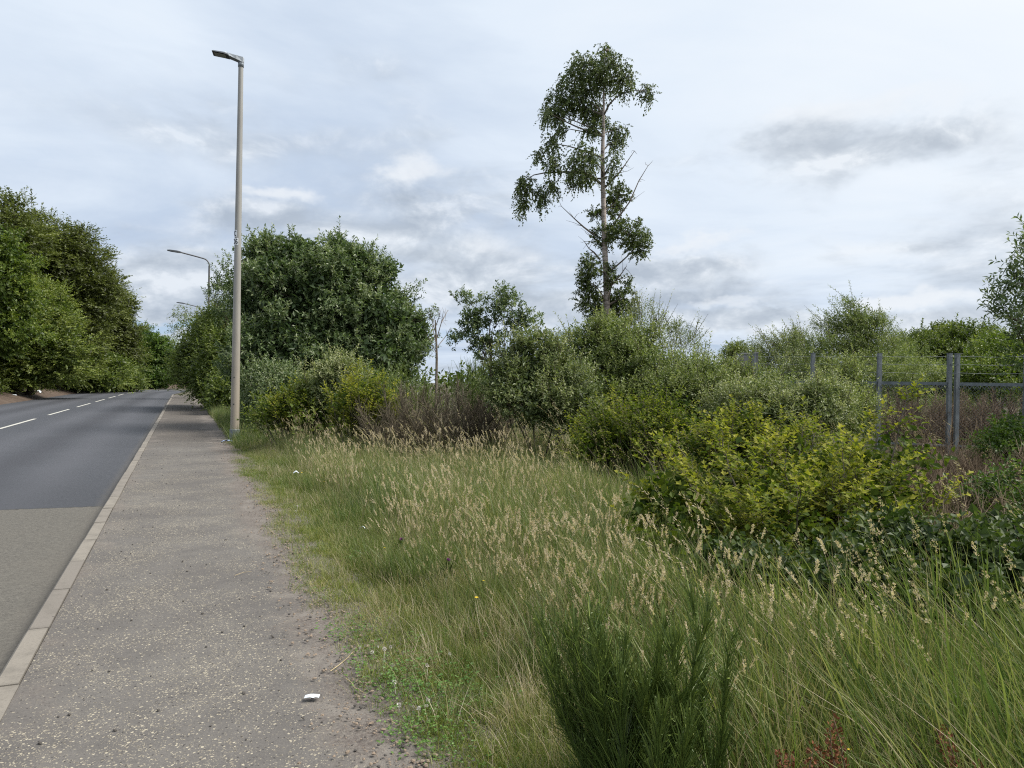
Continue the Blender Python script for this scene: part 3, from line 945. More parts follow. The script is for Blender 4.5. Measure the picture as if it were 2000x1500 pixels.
head_part([(-.07, .07, -.03, .05), (-.05, .09, -.05, .07), (.10, .105, .0, .10), (.30, .135, .07, .12), (.42, .145, .095, .12)], 0, 'gear_housing', M_LAMPG)
hp = head_part([(.28, .098, .062, .14), (.40, .138, .085, .155), (.64, .148, .108, .155), (.67, .145, .115, .145)], 0, 'lamp_head', M_LAMPD)
head_part([(.36, .0845, .070, .12), (.62, .103, .092, .12)], 0, 'lens', M_GLASS)
g = Geo(); g.tubes(np.array([LB + hd * .37 + [0, 0, H + z] for z in (.14, .175, .18)]), np.array([.03, .03, .01]), 10); g.build('photocell', M_PLATE, lamp, True)
# number plates C / 36 wrapped on the column, facing left of the camera
for zc_, txt, dphi in ((5.22, 'C', 0.0), (5.02, '36', 0.0)):
    rr = np.interp(zc_, [0, H], [.108, .058]) + .004
    f0 = math.atan2(-LB[1], -LB[0])            # towards the camera
    fc = f0 - R(50)
    hw = .085 if txt == '36' else .05
    ph = np.linspace(fc - hw / rr, fc + hw / rr, 9)
    V = [(LB[0] + math.cos(q) * rr, LB[1] + math.sin(q) * rr, zc_ + dz) for q in ph for dz in (-.085, .085)]
    g = Geo().add(V, [[2 * i, 2 * i + 2, 2 * i + 3, 2 * i + 1] for i in range(8)])
    pl = g.build('number_plate', M_PLATE, lamp)
    glyph = {'C': [(.9, .8), (.7, 1), (.3, 1), (.1, .8), (.1, .2), (.3, 0), (.7, 0), (.9, .2)],
             '3': [(.1, .9), (.4, 1), (.8, .9), (.85, .7), (.5, .52), (.85, .35), (.85, .12), (.5, 0), (.1, .1)],
             '6': [(.85, .9), (.5, 1), (.15, .75), (.1, .3), (.3, .02), (.7, .02), (.9, .25), (.75, .5), (.4, .55), (.12, .35)]}
    gw, gh = .062, .115
    for ci, ch in enumerate(txt):
        x0 = -gw / 2 + (ci - (len(txt) - 1) / 2) * .082
        pts = []
        for gx_, gz_ in glyph[ch]:
            q = fc + (x0 + gx_ * gw) / (rr)
            pts.append((LB[0] + math.cos(q) * (rr + .003), LB[1] + math.sin(q) * (rr + .003), zc_ - gh / 2 + gz_ * gh))
        gg = Geo().tubes(np.array(pts), np.full(len(pts), .0105), 4)
        ob = gg.build('numeral' if ch != 'C' else 'letter', M_INK, lamp)
for zb in (.95, 1.62):
    f0 = math.atan2(-LB[1], -LB[0]) - R(20)
    rr = np.interp(zb, [0, H], [.108, .058])
    c = np.array([LB[0] + math.cos(f0) * rr, LB[1] + math.sin(f0) * rr, zb]); dn = np.array([math.cos(f0), math.sin(f0), 0])
    Geo().tubes(np.array([c - dn * .004, c + dn * .006, c + dn * .007]), np.array([.016, .016, .002]), 8).build('lock_screw', M_LAMPD, lamp)


def swan_lamp(base, label, hgt=9.9):
    b = np.array(base)
    root = empty('street_lamp', label, 'street lamp', b, 'street lamps along the footpath')
    g = Geo(); g.tubes(np.array([b + [0, 0, z] for z in (-.1, 1.4, 1.5, hgt - .5)]), np.array([.10, .10, .075, .06]), 10); g.build('column', M_COLSTEEL, root, True)
    dirv = np.array([-.96, -.28, 0])
    pts = [b + [0, 0, hgt - .5]]
    for q in np.linspace(0, R(78), 7)[1:]:
        pts.append(b + dirv * .5 * (1 - math.cos(q)) + np.array([0, 0, hgt - .5 + .5 * math.sin(q)]))
    for x in (.9, 1.4, 1.9):
        pts.append(b + dirv * x + np.array([0, 0, hgt + .02 + (x - .5) * .22]))
    g = Geo(); g.tubes(np.array(pts), np.full(len(pts), .045), 8); g.build('bracket_arm', M_COLSTEEL, root, True)
    e = pts[-1]
    g = Geo()
    sect = []
    for x, hw, zt, zb in ((-.1, .05, .04, -.05), (.1, .12, .07, -.06), (.6, .15, .06, -.05), (.8, .09, .03, -.03)):
        c = e + dirv * x + np.array([0, 0, .1 * x]); sdd = np.array([-dirv[1], dirv[0], 0])
        sect += [c + sdd * hw + [0, 0, zb], c - sdd * hw + [0, 0, zb], c - sdd * hw * .8 + [0, 0, zt], c + sdd * hw * .8 + [0, 0, zt]]
    g.add(sect, [[i * 4 + j, i * 4 + (j + 1) % 4, i * 4 + 4 + (j + 1) % 4, i * 4 + 4 + j] for i in range(3) for j in range(4)] + [[0, 3, 2, 1], [12, 13, 14, 15]])
    g.build('lamp_head', M_LAMPD, root)
    return root


swan_lamp((P(405, 740, 51)[0], 51, 0), 'dark steel street lamp with curved arm rising out of the roadside hawthorns')
swan_lamp((P(391, 740, 86)[0], 86, 0), 'farthest street lamp, only its curved arm showing through hawthorn twigs')

# ------------------------------------------------------------------ the trees across the road
def tree(label, rows, mat, seed, d, px_base, th, tr_, clumps, name='tree', **kw):
    b = P(px_base, 745, d); b[2] = .2
    return plant(name, label, 'tree', px_lobes(rows), mat, seed, base=b, trunk=(th, tr_), clumps=clumps, **kw)


FAR = dict(per=18, csize=1.0, n=9, slen=.75, ll=.21, lw=.10, stems=12, upb=.12, core=2600, flat=.42, flat2=True)
tree('tall dark green beech at the left edge, highest crown across the road', [(-60, 500, 110, 120, 58), (10, 480, 58, 90, 58), (-120, 640, 140, 130, 56), (40, 470, 50, 50, 58), (14, 405, 20, 30, 58, 1.2), (-20, 650, 90, 110, 57)], M_BEECH, 11, 58, -40, 9, .35, 260, name='beech_tree', **FAR, shoots=60, sh_len=1.6)
tree('bronze green beech leaning over the road with ragged upper twigs', [(110, 490, 68, 62, 68), (160, 540, 66, 72, 68), (90, 560, 80, 90, 68), (190, 590, 50, 58, 68), (62, 440, 36, 28, 68), (148, 468, 40, 22, 68), (120, 660, 90, 90, 67)], M_BEECH, 12, 68, 110, 9, .35, 330, name='beech_tree', **FAR, shoots=80, sh_len=1.6)
tree('dark beech with drooping branch tips hanging over the carriageway', [(205, 600, 45, 66, 82), (232, 608, 30, 36, 82), (215, 660, 50, 70, 82), (185, 690, 55, 60, 82), (258, 652, 14, 16, 82), (250, 592, 15, 14, 82), (240, 700, 36, 52, 82)], M_BEECH, 13, 82, 200, 8, .32, 260, name='beech_tree', **{**FAR, 'droop': .25}, shoots=40, sh_len=1.5)
tree('bright yellow green maple at the left edge of the far verge', [(0, 560, 60, 60, 46), (20, 500, 35, 45, 46), (-60, 620, 90, 110, 46), (20, 640, 50, 60, 46), (30, 590, 40, 40, 46)], M_MAPLE, 14, 46, -30, 7, .22, 230, name='maple_tree', per=14, csize=.7, n=8, slen=.45, ll=.16, lw=.10, stems=10, upb=.4, core=1300, flat=.5, tmean=.42)
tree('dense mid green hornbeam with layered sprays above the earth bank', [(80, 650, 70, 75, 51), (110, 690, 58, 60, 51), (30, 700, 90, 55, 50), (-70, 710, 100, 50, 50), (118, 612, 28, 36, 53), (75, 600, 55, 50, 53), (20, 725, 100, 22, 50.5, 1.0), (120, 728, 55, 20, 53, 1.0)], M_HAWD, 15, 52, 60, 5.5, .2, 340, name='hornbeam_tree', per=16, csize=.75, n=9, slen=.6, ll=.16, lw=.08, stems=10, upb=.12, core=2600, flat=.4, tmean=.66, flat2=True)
tree('low dark green hornbeam between the layered one and the fresh green trees', [(190, 720, 55, 38, 74), (150, 705, 45, 50, 70), (230, 728, 45, 30, 80), (170, 742, 60, 16, 70, 1.4), (235, 745, 50, 12, 78, 1.4)], M_HAWD, 16, 76, 185, 4.5, .2, 190, name='hornbeam_tree', **{**FAR, 'csize': .8})
tree('fresh green rounded sycamore beside the bend', [(285, 690, 28, 46, 100), (312, 702, 26, 38, 100), (270, 725, 30, 30, 98), (330, 718, 13, 30, 104), (290, 742, 50, 12, 98, 1.6)], M_LIME, 17, 100, 295, 6, .25, 190, name='sycamore_tree', **{**FAR, 'csize': 1.0, 'll': .26, 'lw': .15, 'flat2': False, 'upb': .4, 'flat': .6})
tree('pale yellow green tree closing the view at the bend of the road', [(345, 735, 22, 20, 128), (370, 740, 20, 14, 132), (325, 742, 22, 14, 122), (400, 735, 26, 20, 135)], M_MAPLE, 18, 128, 348, 2.5, .2, 110, name='maple_tree', **{**FAR, 'csize': 1.0, 'll': .3, 'lw': .16, 'core': 900, 'flat2': False})
plant('hedge', 'dark green hedge foot along the top of the earth bank across the road', 'hedge', [(*road_pt(s_, -10.9 + .35 * math.sin(s_ * 1.7), .95 + .25 * math.sin(s_ * 2.3)), 1.3, .8, 1.0 + .3 * math.sin(s_ * 1.1)) for s_ in np.arange(46, 128, 2.0)], M_HAWD, 19, base=road_pt(70, -10.4, .4), clumps=620, per=12, csize=.5, n=8, slen=.4, ll=.14, lw=.07, stems=20, srad=.05, upb=.3, core=2200, tmean=.5, local=True)

# right-hand side of the road, beyond the lamp
tree('leafy hawthorn overhanging the footpath beside the curved-arm lamp', [(405, 680, 48, 60, 40, 2), (385, 715, 42, 52, 40, 2), (430, 640, 40, 50, 38, 2), (445, 710, 55, 70, 36, 2), (410, 740, 40, 45, 38, 1.6), (440, 770, 40, 30, 32, 1.2), (470, 740, 30, 60, 34, 1.2)], M_HAWD, 21, 39, 425, 3.5, .14, 420, name='hawthorn_tree', per=15, csize=.5, n=9, slen=.40, ll=.10, lw=.055, stems=12, upb=.2, flat2=True, core=3000, twigs=40, tmean=.5, shoots=60, sh_len=1.6)
tree('wispy hawthorn with bare arching twigs near the farthest lamp', [(365, 640, 30, 28, 54, 1.2), (352, 612, 14, 14, 54, .8), (378, 620, 26, 24, 54, 1), (355, 690, 20, 40, 56, 1.5), (365, 725, 22, 30, 56, 1.5)], M_HAWD, 22, 55, 392, 4, .12, 110, name='hawthorn_tree', per=7, csize=.5, n=6, slen=.4, ll=.12, lw=.06, stems=16, upb=.4, twigs=60)
tree('dark green oak sapling between the tall lamp and the curved-arm lamp', [(444, 545, 18, 30, 36, .7), (432, 562, 10, 12, 36, .4), (440, 512, 8, 12, 36, .4), (445, 590, 26, 40, 36, 1), (455, 620, 25, 40, 36, 1)], M_WHITEBEAM, 23, 36, 450, 5.2, .09, 60, name='oak_tree', per=10, csize=.42, n=8, slen=.28, ll=.11, lw=.06, stems=10, twigs=20)

# big dense tree in the middle left
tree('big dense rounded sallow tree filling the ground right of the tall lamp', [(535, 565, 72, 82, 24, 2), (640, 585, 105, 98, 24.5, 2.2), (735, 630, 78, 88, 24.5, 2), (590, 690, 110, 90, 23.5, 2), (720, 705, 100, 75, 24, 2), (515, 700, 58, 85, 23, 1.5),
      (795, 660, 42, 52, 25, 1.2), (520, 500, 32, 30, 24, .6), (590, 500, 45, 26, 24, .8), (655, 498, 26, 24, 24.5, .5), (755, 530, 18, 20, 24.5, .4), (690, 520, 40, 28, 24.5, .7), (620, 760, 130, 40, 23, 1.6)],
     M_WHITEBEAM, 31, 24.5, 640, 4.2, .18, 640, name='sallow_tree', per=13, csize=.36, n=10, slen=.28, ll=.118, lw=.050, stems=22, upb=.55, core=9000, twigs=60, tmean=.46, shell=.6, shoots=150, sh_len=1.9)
g_root = bpy.context.scene.objects['sallow_tree']
# two shoots that stick out of its right flank
rng = RX(77)
g = Geo(); gl = Geo()
for (a, b) in (((755, 590), (822, 556)), ((800, 630), (848, 603)), ((790, 640), (842, 618))):
    p0, p1 = P(*a, 24.5), P(*b, 24.5)
    L_ = limb(p0, p1, rng, 6, .05)
    g.tubes(L_, np.linspace(.02, .005, 6), 4)
    f = np.repeat(L_[3:], 5, 0) + rng.normal(size=(15, 3)) * .08
    sprigs(gl, f, unit(np.broadcast_to(p1 - p0, f.shape) + rng.normal(size=f.shape) * .8), 8, .2, .085, .04, rng)
g.build('branch', M_BARK, g_root); gl.build('branch_leaves', M_WHITEBEAM, g_root, kind='stuff')

# ------------------------------------------------------------------ birch
BD = 30.0


def bz(zx, zy, dd=0.0):
    return P(960 + zx / 2.42, 60 + zy / 2.42, BD + dd)


bb = P(1187, 760, BD); bb[2] = -.05
birch = empty('birch_tree', 'tall lone birch with sparse drooping tufts of leaves and a bare lower trunk', 'tree', bb)
tr_pts = np.array([bb] + [bz(*q) for q in ((545, 1400), (545, 1300), (541, 1150), (533, 1000), (530, 850), (526, 700), (524, 600), (527, 500), (530, 400), (530, 250), (540, 95))])
g = Geo(); g.tubes(tr_pts, np.array([.19, .135, .128, .12, .11, .10, .092, .084, .068, .05, .03, .010]), 12)
g.build('trunk', M_BBARK, birch, True)
rng = RX(41)
for row in (((540, 745), (600, 680), (628, 630), (682, 577)), ((552, 945), (610, 880), (655, 800), (692, 705), (738, 636)), ((482, 975), (440, 930), (385, 880), (335, 825)),
            ((518, 1090), (480, 1045), (460, 1015), (433, 990)), ((545, 1240), (590, 1180), (608, 1140), (628, 1115)), ((520, 1010), (485, 978), (470, 968), (450, 955))):
    pts = np.array([bz(*q) for q in row]) + rng.normal(size=(len(row), 3)) * .05
    g = Geo(); g.tubes(pts, np.linspace(.045, .010, len(row)), 5)
    for k in range(1, len(row)):
        for _ in range(2):
            e = pts[k] + (pts[k] - pts[k - 1]) * .5 + rng.normal(size=3) * .28
            g.tubes(np.array([pts[k], (pts[k] + e) / 2 + rng.normal(size=3) * .03, e]), np.array([.012, .008, .004]), 3)
    g.build('dead_branch', M_TWIG, birch)
clumps_b = [(540, 90, 35, 32), (450, 155, 85, 45), (565, 160, 78, 55), (400, 230, 85, 55), (520, 240, 100, 55), (640, 225, 38, 65), (735, 285, 35, 38), (330, 330, 75, 65), (430, 340, 85, 60),
            (295, 395, 50, 55), (258, 375, 20, 40), (500, 400, 60, 55), (470, 455, 38, 38), (590, 470, 52, 45), (600, 525, 32, 36), (335, 460, 30, 28), (228, 580, 26, 30), (290, 535, 38, 45), (300, 620, 48, 45),
            (435, 600, 72, 80), (425, 690, 65, 50), (575, 610, 26, 50), (562, 690, 20, 22), (160, 730, 38, 45), (148, 815, 18, 42), (240, 780, 28, 45), (292, 730, 30, 28), (600, 775, 45, 42), (580, 840, 40, 38),
            (490, 870, 30, 24), (645, 955, 76, 50), (690, 1010, 48, 55), (540, 975, 50, 38), (470, 1110, 48, 38), (452, 1180, 34, 40), (455, 1260, 48, 58), (495, 1325, 48, 48), (625, 1270, 55, 38), (590, 1330, 66, 55),
            (640, 1195, 25, 22), (568, 1170, 20, 55), (400, 140, 30, 20)]
g = Geo(); gt = Geo()
for (zx, zy, rx, rz) in clumps_b:
    dd = rng.uniform(-1.0, 1.0) * min(1.0, rx / 50)
    c = bz(zx, zy, dd)
    sx, sz = rx / 2.42 * BD / F, rz / 2.42 * BD / F
    n_ = max(26, int((175 if zy < 700 else 290) * sx * sz / .30))
    q = unit(rng.normal(size=(n_, 3))) * (rng.random((n_, 1)) ** .40) * np.array([sx, max(sx * .8, .3), sz]) * (1.02 if zy < 700 else 1.16)
    # small voids so the tuft breaks up
    vd = np.sin(q[:, 0] * 11 + zx) * np.sin(q[:, 2] * 9 + zy) + .6 * np.sin(q[:, 1] * 12)
    q = q[vd > -.62]
    Pp = c + q
    lowt = zy > 700 and zx > 420
    A = unit(q * (1.2 if lowt else .6) + rng.normal(size=q.shape) * .3 + np.array([-.1, 0, .12 if lowt else -.30]))
    sprigs(g, Pp, A, 11, .26 if lowt else .34, .085, .064, rng, spread=.7 if lowt else .55, droop=.12 if lowt else .55, tint=np.clip(.45 + rng.normal(size=len(Pp)) * .12, 0, 1))
    # bough that carries the tuft
    k = int(np.argmin(np.abs(tr_pts[:, 2] - (c[2] - .4 - .25 * abs(c[0] - tr_pts[5, 0])))))
    L_ = limb(c - [0, 0, .2], c, rng, 6, .05) if (zx < 330 and zy > 560) else limb(tr_pts[k], c, rng, 6, .12)
    gt.tubes(L_, np.linspace(.045, .010, 6), 5)
    tw = np.stack([limb(c, p_, rng, 4, .08) for p_ in Pp[::6]])
    gt.tubes(tw, np.broadcast_to(np.linspace(.010, .003, 4), tw.shape[:2]), 3)
arm = np.array([bz(*q) for q in ((518, 725), (480, 690), (420, 668), (330, 668), (250, 672), (200, 682), (165, 705))])
gt.tubes(arm, np.linspace(.06, .015, 7), 5)
gt.build('branches', M_TWIG, birch, kind='stuff')
g.build('crown', M_BIRCH, birch, kind='stuff')

# ------------------------------------------------------------------ sapling, dead snag, small trees against the sky
z3 = lambda zx, zy: (430 + zx / 2.857, 420 + zy / 2.857)
rows = [(*z3(a, b), r1 / 2.857, r2 / 2.857, 17, .3) for a, b, r1, r2 in ((1410, 478, 70, 30), (1580, 458, 38, 32), (1635, 480, 30, 32), (1500, 535, 30, 22), (1400, 560, 52, 36), (1385, 612, 48, 42), (1640, 575, 38, 32), (1722, 580, 30, 26),
        (1450, 655, 80, 55), (1570, 640, 65, 55), (1650, 632, 50, 36), (1345, 700, 36, 25), (1480, 735, 100, 50), (1540, 560, 25, 30), (1570, 520, 16, 40))]
tree('young dark leaved oak sapling standing against the sky left of the birch', rows, M_WHITEBEAM, 51, 17, 955, 2.6, .05, 84, name='oak_tree', per=9, csize=.17, n=8, slen=.13, ll=.072, lw=.038, stems=16, twigs=24, tmean=.4, shoots=30, sh_len=1.5)
rng = RX(52)
bs0 = P(852, 760, 22); bs0[2] = -.05
snag = empty('dead_sapling', 'leafless dead sapling with forked bare twigs behind the broom', 'tree', bs0)
g = Geo(); stem_p = np.array([bs0, P(853, 700, 22), P(852, 660, 22), P(850, 625, 22)]); g.tubes(stem_p, np.array([.05, .04, .03, .018]), 6); g.build('trunk', M_TWIG, snag)
g = Geo()
for a, b, c in (((852, 665), (862, 630), (866, 608)), ((851, 650), (843, 625), (838, 600)), ((850, 640), (858, 618), (857, 600)), ((852, 680), (872, 655), (880, 640)), ((852, 690), (838, 660), (830, 640)), ((851, 668), (845, 640), (847, 622)), ((862, 630), (870, 615), (875, 605))):
    q = np.array([P(*k, 22 + rng.uniform(-.4, .4)) for k in (a, b, c)]); g.tubes(q, np.array([.016, .011, .005]), 4)
    for _ in range(4):
        e = q[1] + (q[2] - q[1]) * rng.random() + rng.normal(size=3) * .12; g.tubes(np.array([q[1] + (q[2] - q[1]) * rng.random() * .6, e]), np.array([.006, .003]), 3)
g.build('bare_twigs', M_TWIG, snag)

# behind the fence
MID = dict(per=14, n=9, upb=.45, stems=12, twigs=20)
tree('wind-swept green willow behind the fence with tips blown to the left', [(1680, 660, 50, 48, 30, 1.4), (1640, 700, 70, 40, 30, 1.6), (1720, 690, 55, 45, 30, 1.6), (1662, 622, 34, 32, 30, .8), (1690, 640, 40, 30, 30, .8), (1625, 632, 22, 14, 30, .6), (1585, 690, 45, 30, 29, 1.2), (1740, 730, 70, 50, 28, 1.4), (1620, 745, 90, 45, 28, 1.4)],
     M_SALLOW_Y, 61, 30, 1690, 3, .1, 330, name='willow_tree', csize=.36, slen=.36, ll=.10, lw=.030, wind=(-.9, 0, .3), core=1000, tmean=.42, **MID, shoots=90, sh_len=2.2)
tree('small grey green willow left of the wind-swept one, feathery tips in the sky', [(1510, 675, 28, 18, 28, .8), (1540, 690, 40, 26, 28, 1), (1490, 700, 30, 22, 28, .8), (1560, 665, 16, 12, 28, .5), (1530, 725, 60, 35, 27, 1.2)], M_SALLOW, 62, 28, 1525, 2.5, .07, 120, name='willow_tree', csize=.30, slen=.36, ll=.09, lw=.03, wind=(-.8, 0, .4), tmean=.35, **MID, shoots=50, sh_len=2.2)
tree('dark rounded hawthorn tree behind the double fence post', [(1860, 690, 80, 52, 34, 2.4), (1800, 700, 50, 45, 34, 2), (1920, 690, 50, 48, 34, 2), (1870, 648, 42, 16, 34, 1), (1850, 745, 110, 45, 33, 2)], M_HAWD, 63, 34, 1860, 3, .15, 300, name='hawthorn_tree', csize=.42, slen=.32, ll=.11, lw=.06, core=1200, tmean=.38, **MID, shoots=60, sh_len=1.4)
tree('slim distant poplar top between the grey gate pillars', [(1437, 690, 14, 26, 60, .8), (1446, 700, 14, 22, 60, .8), (1428, 700, 10, 20, 60, .8)], M_HAWD, 64, 60, 1438, 3, .1, 40, name='poplar_tree', csize=.5, slen=.45, ll=.16, lw=.08, tmean=.5, **MID)
plant('shrub', 'light green shrub with yellow leaves behind the right end of the fence', 'shrub', px_lobes([(1950, 710, 70, 45, 22, 1.2), (1990, 690, 60, 45, 22, 1.2), (1960, 740, 80, 35, 21, 1), (1900, 735, 40, 30, 21, .8), (2060, 720, 80, 60, 22, 1.2)]), M_MAPLE, 65, clumps=150, per=14, csize=.3, n=8, slen=.26, ll=.075, lw=.045, stems=12, core=700, tmean=.42)
plant('shrub', 'pale green willow shrub hanging over the rail between the middle and double posts', 'shrub', px_lobes([(1800, 735, 45, 24, 19, .7), (1770, 725, 40, 30, 20, .7), (1750, 745, 40, 30, 20, .7)]), M_SALLOW_Y, 66, clumps=80, per=12, csize=.22, n=8, slen=.24, ll=.065, lw=.026, stems=10, tmean=.5)
tree('broad leaved tree whose dark leafy branches reach in at the right edge', [(2004, 500, 14, 40, 9.5, .25), (1998, 575, 26, 30, 9.5, .3), (1972, 598, 22, 16, 9.5, .2), (1984, 548, 18, 14, 9.5, .2), (2015, 625, 34, 34, 9.5, .4), (2050, 560, 50, 100, 9.5, .5), (2060, 680, 70, 60, 9.5, .5), (2004, 660, 26, 20, 9.5, .3)], M_WHITEBEAM, 67, 9.6, 2090, 2.6, .06, 78, name='sallow_tree', per=5, csize=.11, n=11, slen=.21, ll=.082, lw=.025, stems=16, twigs=50, tmean=.42, upb=.1, wind=(-.8, 0, .15), spread=.95, shoots=14, sh_len=1.3)

# ------------------------------------------------------------------ scrub in the middle
SH = dict(stems=10, srad=.022)


def shrub(label, rows, mat, seed, clumps, name='shrub', **kw):
    k = dict(SH); k.update(kw)
    return plant(name, label, 'shrub', px_lobes(rows), mat, seed, clumps=clumps, **k)


shrub('silvery grey willow bush at the foot of the big sallow tree', [(665, 740, 42, 40, 16, .5), (640, 765, 40, 34, 16, .5), (690, 760, 36, 34, 16, .5), (655, 722, 22, 20, 16, .3)], M_SALLOW, 71, 74, 'willow_bush', per=16, csize=.2, n=9, slen=.22, ll=.062, lw=.026, tmean=.62, core=300, shoots=40, sh_len=1.6)
shrub('grey green willow bush close behind the tall lamp', [(525, 745, 42, 40, 20, .5), (495, 770, 26, 36, 21, .4), (560, 770, 60, 35, 19.5, .5)], M_WHITEBEAM, 72, 130, 'willow_bush', per=12, csize=.24, n=9, slen=.24, ll=.07, lw=.03, tmean=.6, core=400, shoots=40, sh_len=1.6)
spray_bush('hawthorn_bush', 'low yellow green hawthorn with layered twigs in front of the big sallow tree', 'shrub', px_lobes([(580, 790, 55, 24, 16, .6), (535, 800, 45, 20, 16, .5), (625, 800, 40, 20, 16, .5), (600, 770, 34, 20, 16, .4)]), M_HAW, 73, 60, 11, 9, .26, .055, .036, tmean=.36, core=350)
spray_bush('hawthorn_bush', 'bright yellow hawthorn bush beside the brown broom', 'shrub', px_lobes([(710, 762, 46, 28, 14, .5), (685, 785, 44, 26, 14, .5), (745, 772, 28, 24, 14, .4), (715, 800, 55, 26, 14, .5)]), M_HAW, 74, 70, 11, 9, .24, .050, .034, tmean=.60, core=350)
shrub('green willow bush with upright shoots under the oak sapling', [(1040, 715, 62, 48, 13, .6), (1000, 745, 55, 50, 13, .6), (1085, 740, 60, 60, 13, .6), (1040, 785, 85, 55, 12.6, .6), (1120, 790, 55, 60, 12.6, .5), (1060, 672, 24, 22, 13, .25), (1020, 672, 22, 20, 13, .25)], M_SALLOW, 75, 224, 'willow_bush', per=16, csize=.17, n=9, slen=.17, ll=.052, lw=.023, tmean=.42, core=900, upb=.8, shoots=130, sh_len=2.0)
shrub('tall green willow bush round the foot of the birch', [(1170, 690, 62, 52, 15, .7), (1220, 720, 70, 60, 14.6, .7), (1190, 650, 40, 24, 15, .4), (1275, 735, 60, 50, 14.4, .6), (1250, 680, 40, 40, 15, .5), (1200, 780, 80, 50, 14, .6), (1130, 680, 30, 36, 15, .4)], M_SALLOW_Y, 76, 244, 'willow_bush', per=16, csize=.2, n=9, slen=.2, ll=.056, lw=.024, tmean=.5, core=900, upb=.9, shoots=130, sh_len=2.0)
shrub('feathery open willow with thin sprays against the sky right of the birch', [(1262, 640, 32, 34, 16.5, .5), (1300, 640, 26, 20, 16.5, .4), (1325, 668, 26, 22, 16.5, .4), (1290, 665, 40, 26, 16.5, .5), (1225, 640, 20, 22, 16.5, .4), (1350, 690, 20, 20, 16, .4)], M_SALLOW, 77, 110, 'willow_bush', per=6, csize=.18, n=9, slen=.26, ll=.048, lw=.018, tmean=.38, upb=1.1, twigs=50, spread=.6, shoots=40, sh_len=2.2)
shrub('yellowish willow thicket sloping down towards the grey pillars', [(1340, 735, 50, 36, 14, .6), (1390, 740, 44, 34, 14, .6), (1430, 750, 42, 30, 14, .5), (1370, 775, 70, 40, 13.4, .6), (1310, 765, 50, 44, 13.4, .5), (1480, 770, 45, 32, 13.6, .5)], M_SALLOW_Y, 78, 176, 'willow_bush', per=16, csize=.18, n=9, slen=.2, ll=.054, lw=.022, tmean=.5, core=700, upb=.8, shoots=110, sh_len=2.0)
shrub('silvery leaved willow thicket in front of the left fence post', [(1490, 785, 60, 36, 12.6, .5), (1550, 792, 60, 36, 12.6, .5), (1615, 795, 46, 32, 12.8, .5), (1440, 800, 60, 40, 12.4, .5), (1520, 815, 90, 36, 12.2, .5), (1600, 800, 60, 40, 12.2, .5)], M_SALLOW, 79, 224, 'willow_bush', per=16, csize=.16, n=9, slen=.19, ll=.052, lw=.022, tmean=.56, core=800, upb=.6, wind=(-.2, 0, 0), shoots=110, sh_len=1.8)
shrub('loose willow shoots crossing the rail beside the middle fence post', [(1645, 752, 26, 34, 14.2, .4), (1672, 740, 12, 24, 14.2, .2), (1625, 795, 48, 46, 13.6, .4), (1668, 815, 26, 40, 13.8, .4)], M_SALLOW_Y, 80, 110, 'willow_bush', per=9, csize=.17, n=9, slen=.22, ll=.052, lw=.019, tmean=.6, core=250, upb=.9, shoots=60, sh_len=1.8)
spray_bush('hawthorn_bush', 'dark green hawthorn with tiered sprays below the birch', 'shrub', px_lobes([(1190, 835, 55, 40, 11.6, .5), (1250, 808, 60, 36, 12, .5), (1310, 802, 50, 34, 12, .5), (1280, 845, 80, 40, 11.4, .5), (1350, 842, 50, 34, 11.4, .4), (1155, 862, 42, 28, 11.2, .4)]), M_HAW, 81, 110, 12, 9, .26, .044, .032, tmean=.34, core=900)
spray_bush('hawthorn_bush', 'yellow green hawthorn sprays behind the large hawthorn bush', 'shrub', px_lobes([(1410, 845, 50, 34, 9.8, .4), (1450, 832, 40, 28, 9.8, .35), (1490, 855, 60, 32, 9.6, .4), (1560, 860, 55, 30, 9.6, .4), (1370, 870, 42, 26, 9.6, .3), (1470, 806, 14, 18, 9.8, .2)]), M_HAW, 82, 90, 11, 9, .22, .042, .03, tmean=.50, core=500)
# the large hawthorn in the right foreground: lobed leaves on arching boughs
haw_rows = [(1330, 946, 90, 40, 6.6, .45), (1290, 981, 70, 40, 6.4, .4), (1450, 916, 90, 40, 6.8, .45), (1500, 966, 110, 60, 6.4, .5), (1590, 911, 70, 44, 6.8, .4), (1680, 906, 80, 40, 6.9, .35), (1770, 856, 60, 18, 7.0, .2), (1740, 886, 70, 26, 6.9, .25), (1650, 976, 90, 60, 6.3, .45), (1750, 961, 50, 36, 6.4, .3),
            (1400, 1026, 120, 50, 5.9, .45), (1540, 1046, 130, 60, 5.7, .45), (1640, 1076, 90, 50, 5.6, .4), (1330, 1076, 90, 46, 5.6, .35), (1700, 1046, 60, 40, 5.9, .3), (1790, 896, 36, 14, 7.0, .15)]
haw = spray_bush('hawthorn_bush', 'large yellow green hawthorn bush spreading across the right foreground above the grass', 'shrub', px_lobes(haw_rows), M_HAW, 83, 118, 14, 9, .23, .052, .03, lobed=True, tmean=.56, core=800, srad=.011, reach=.45, foot=.62)

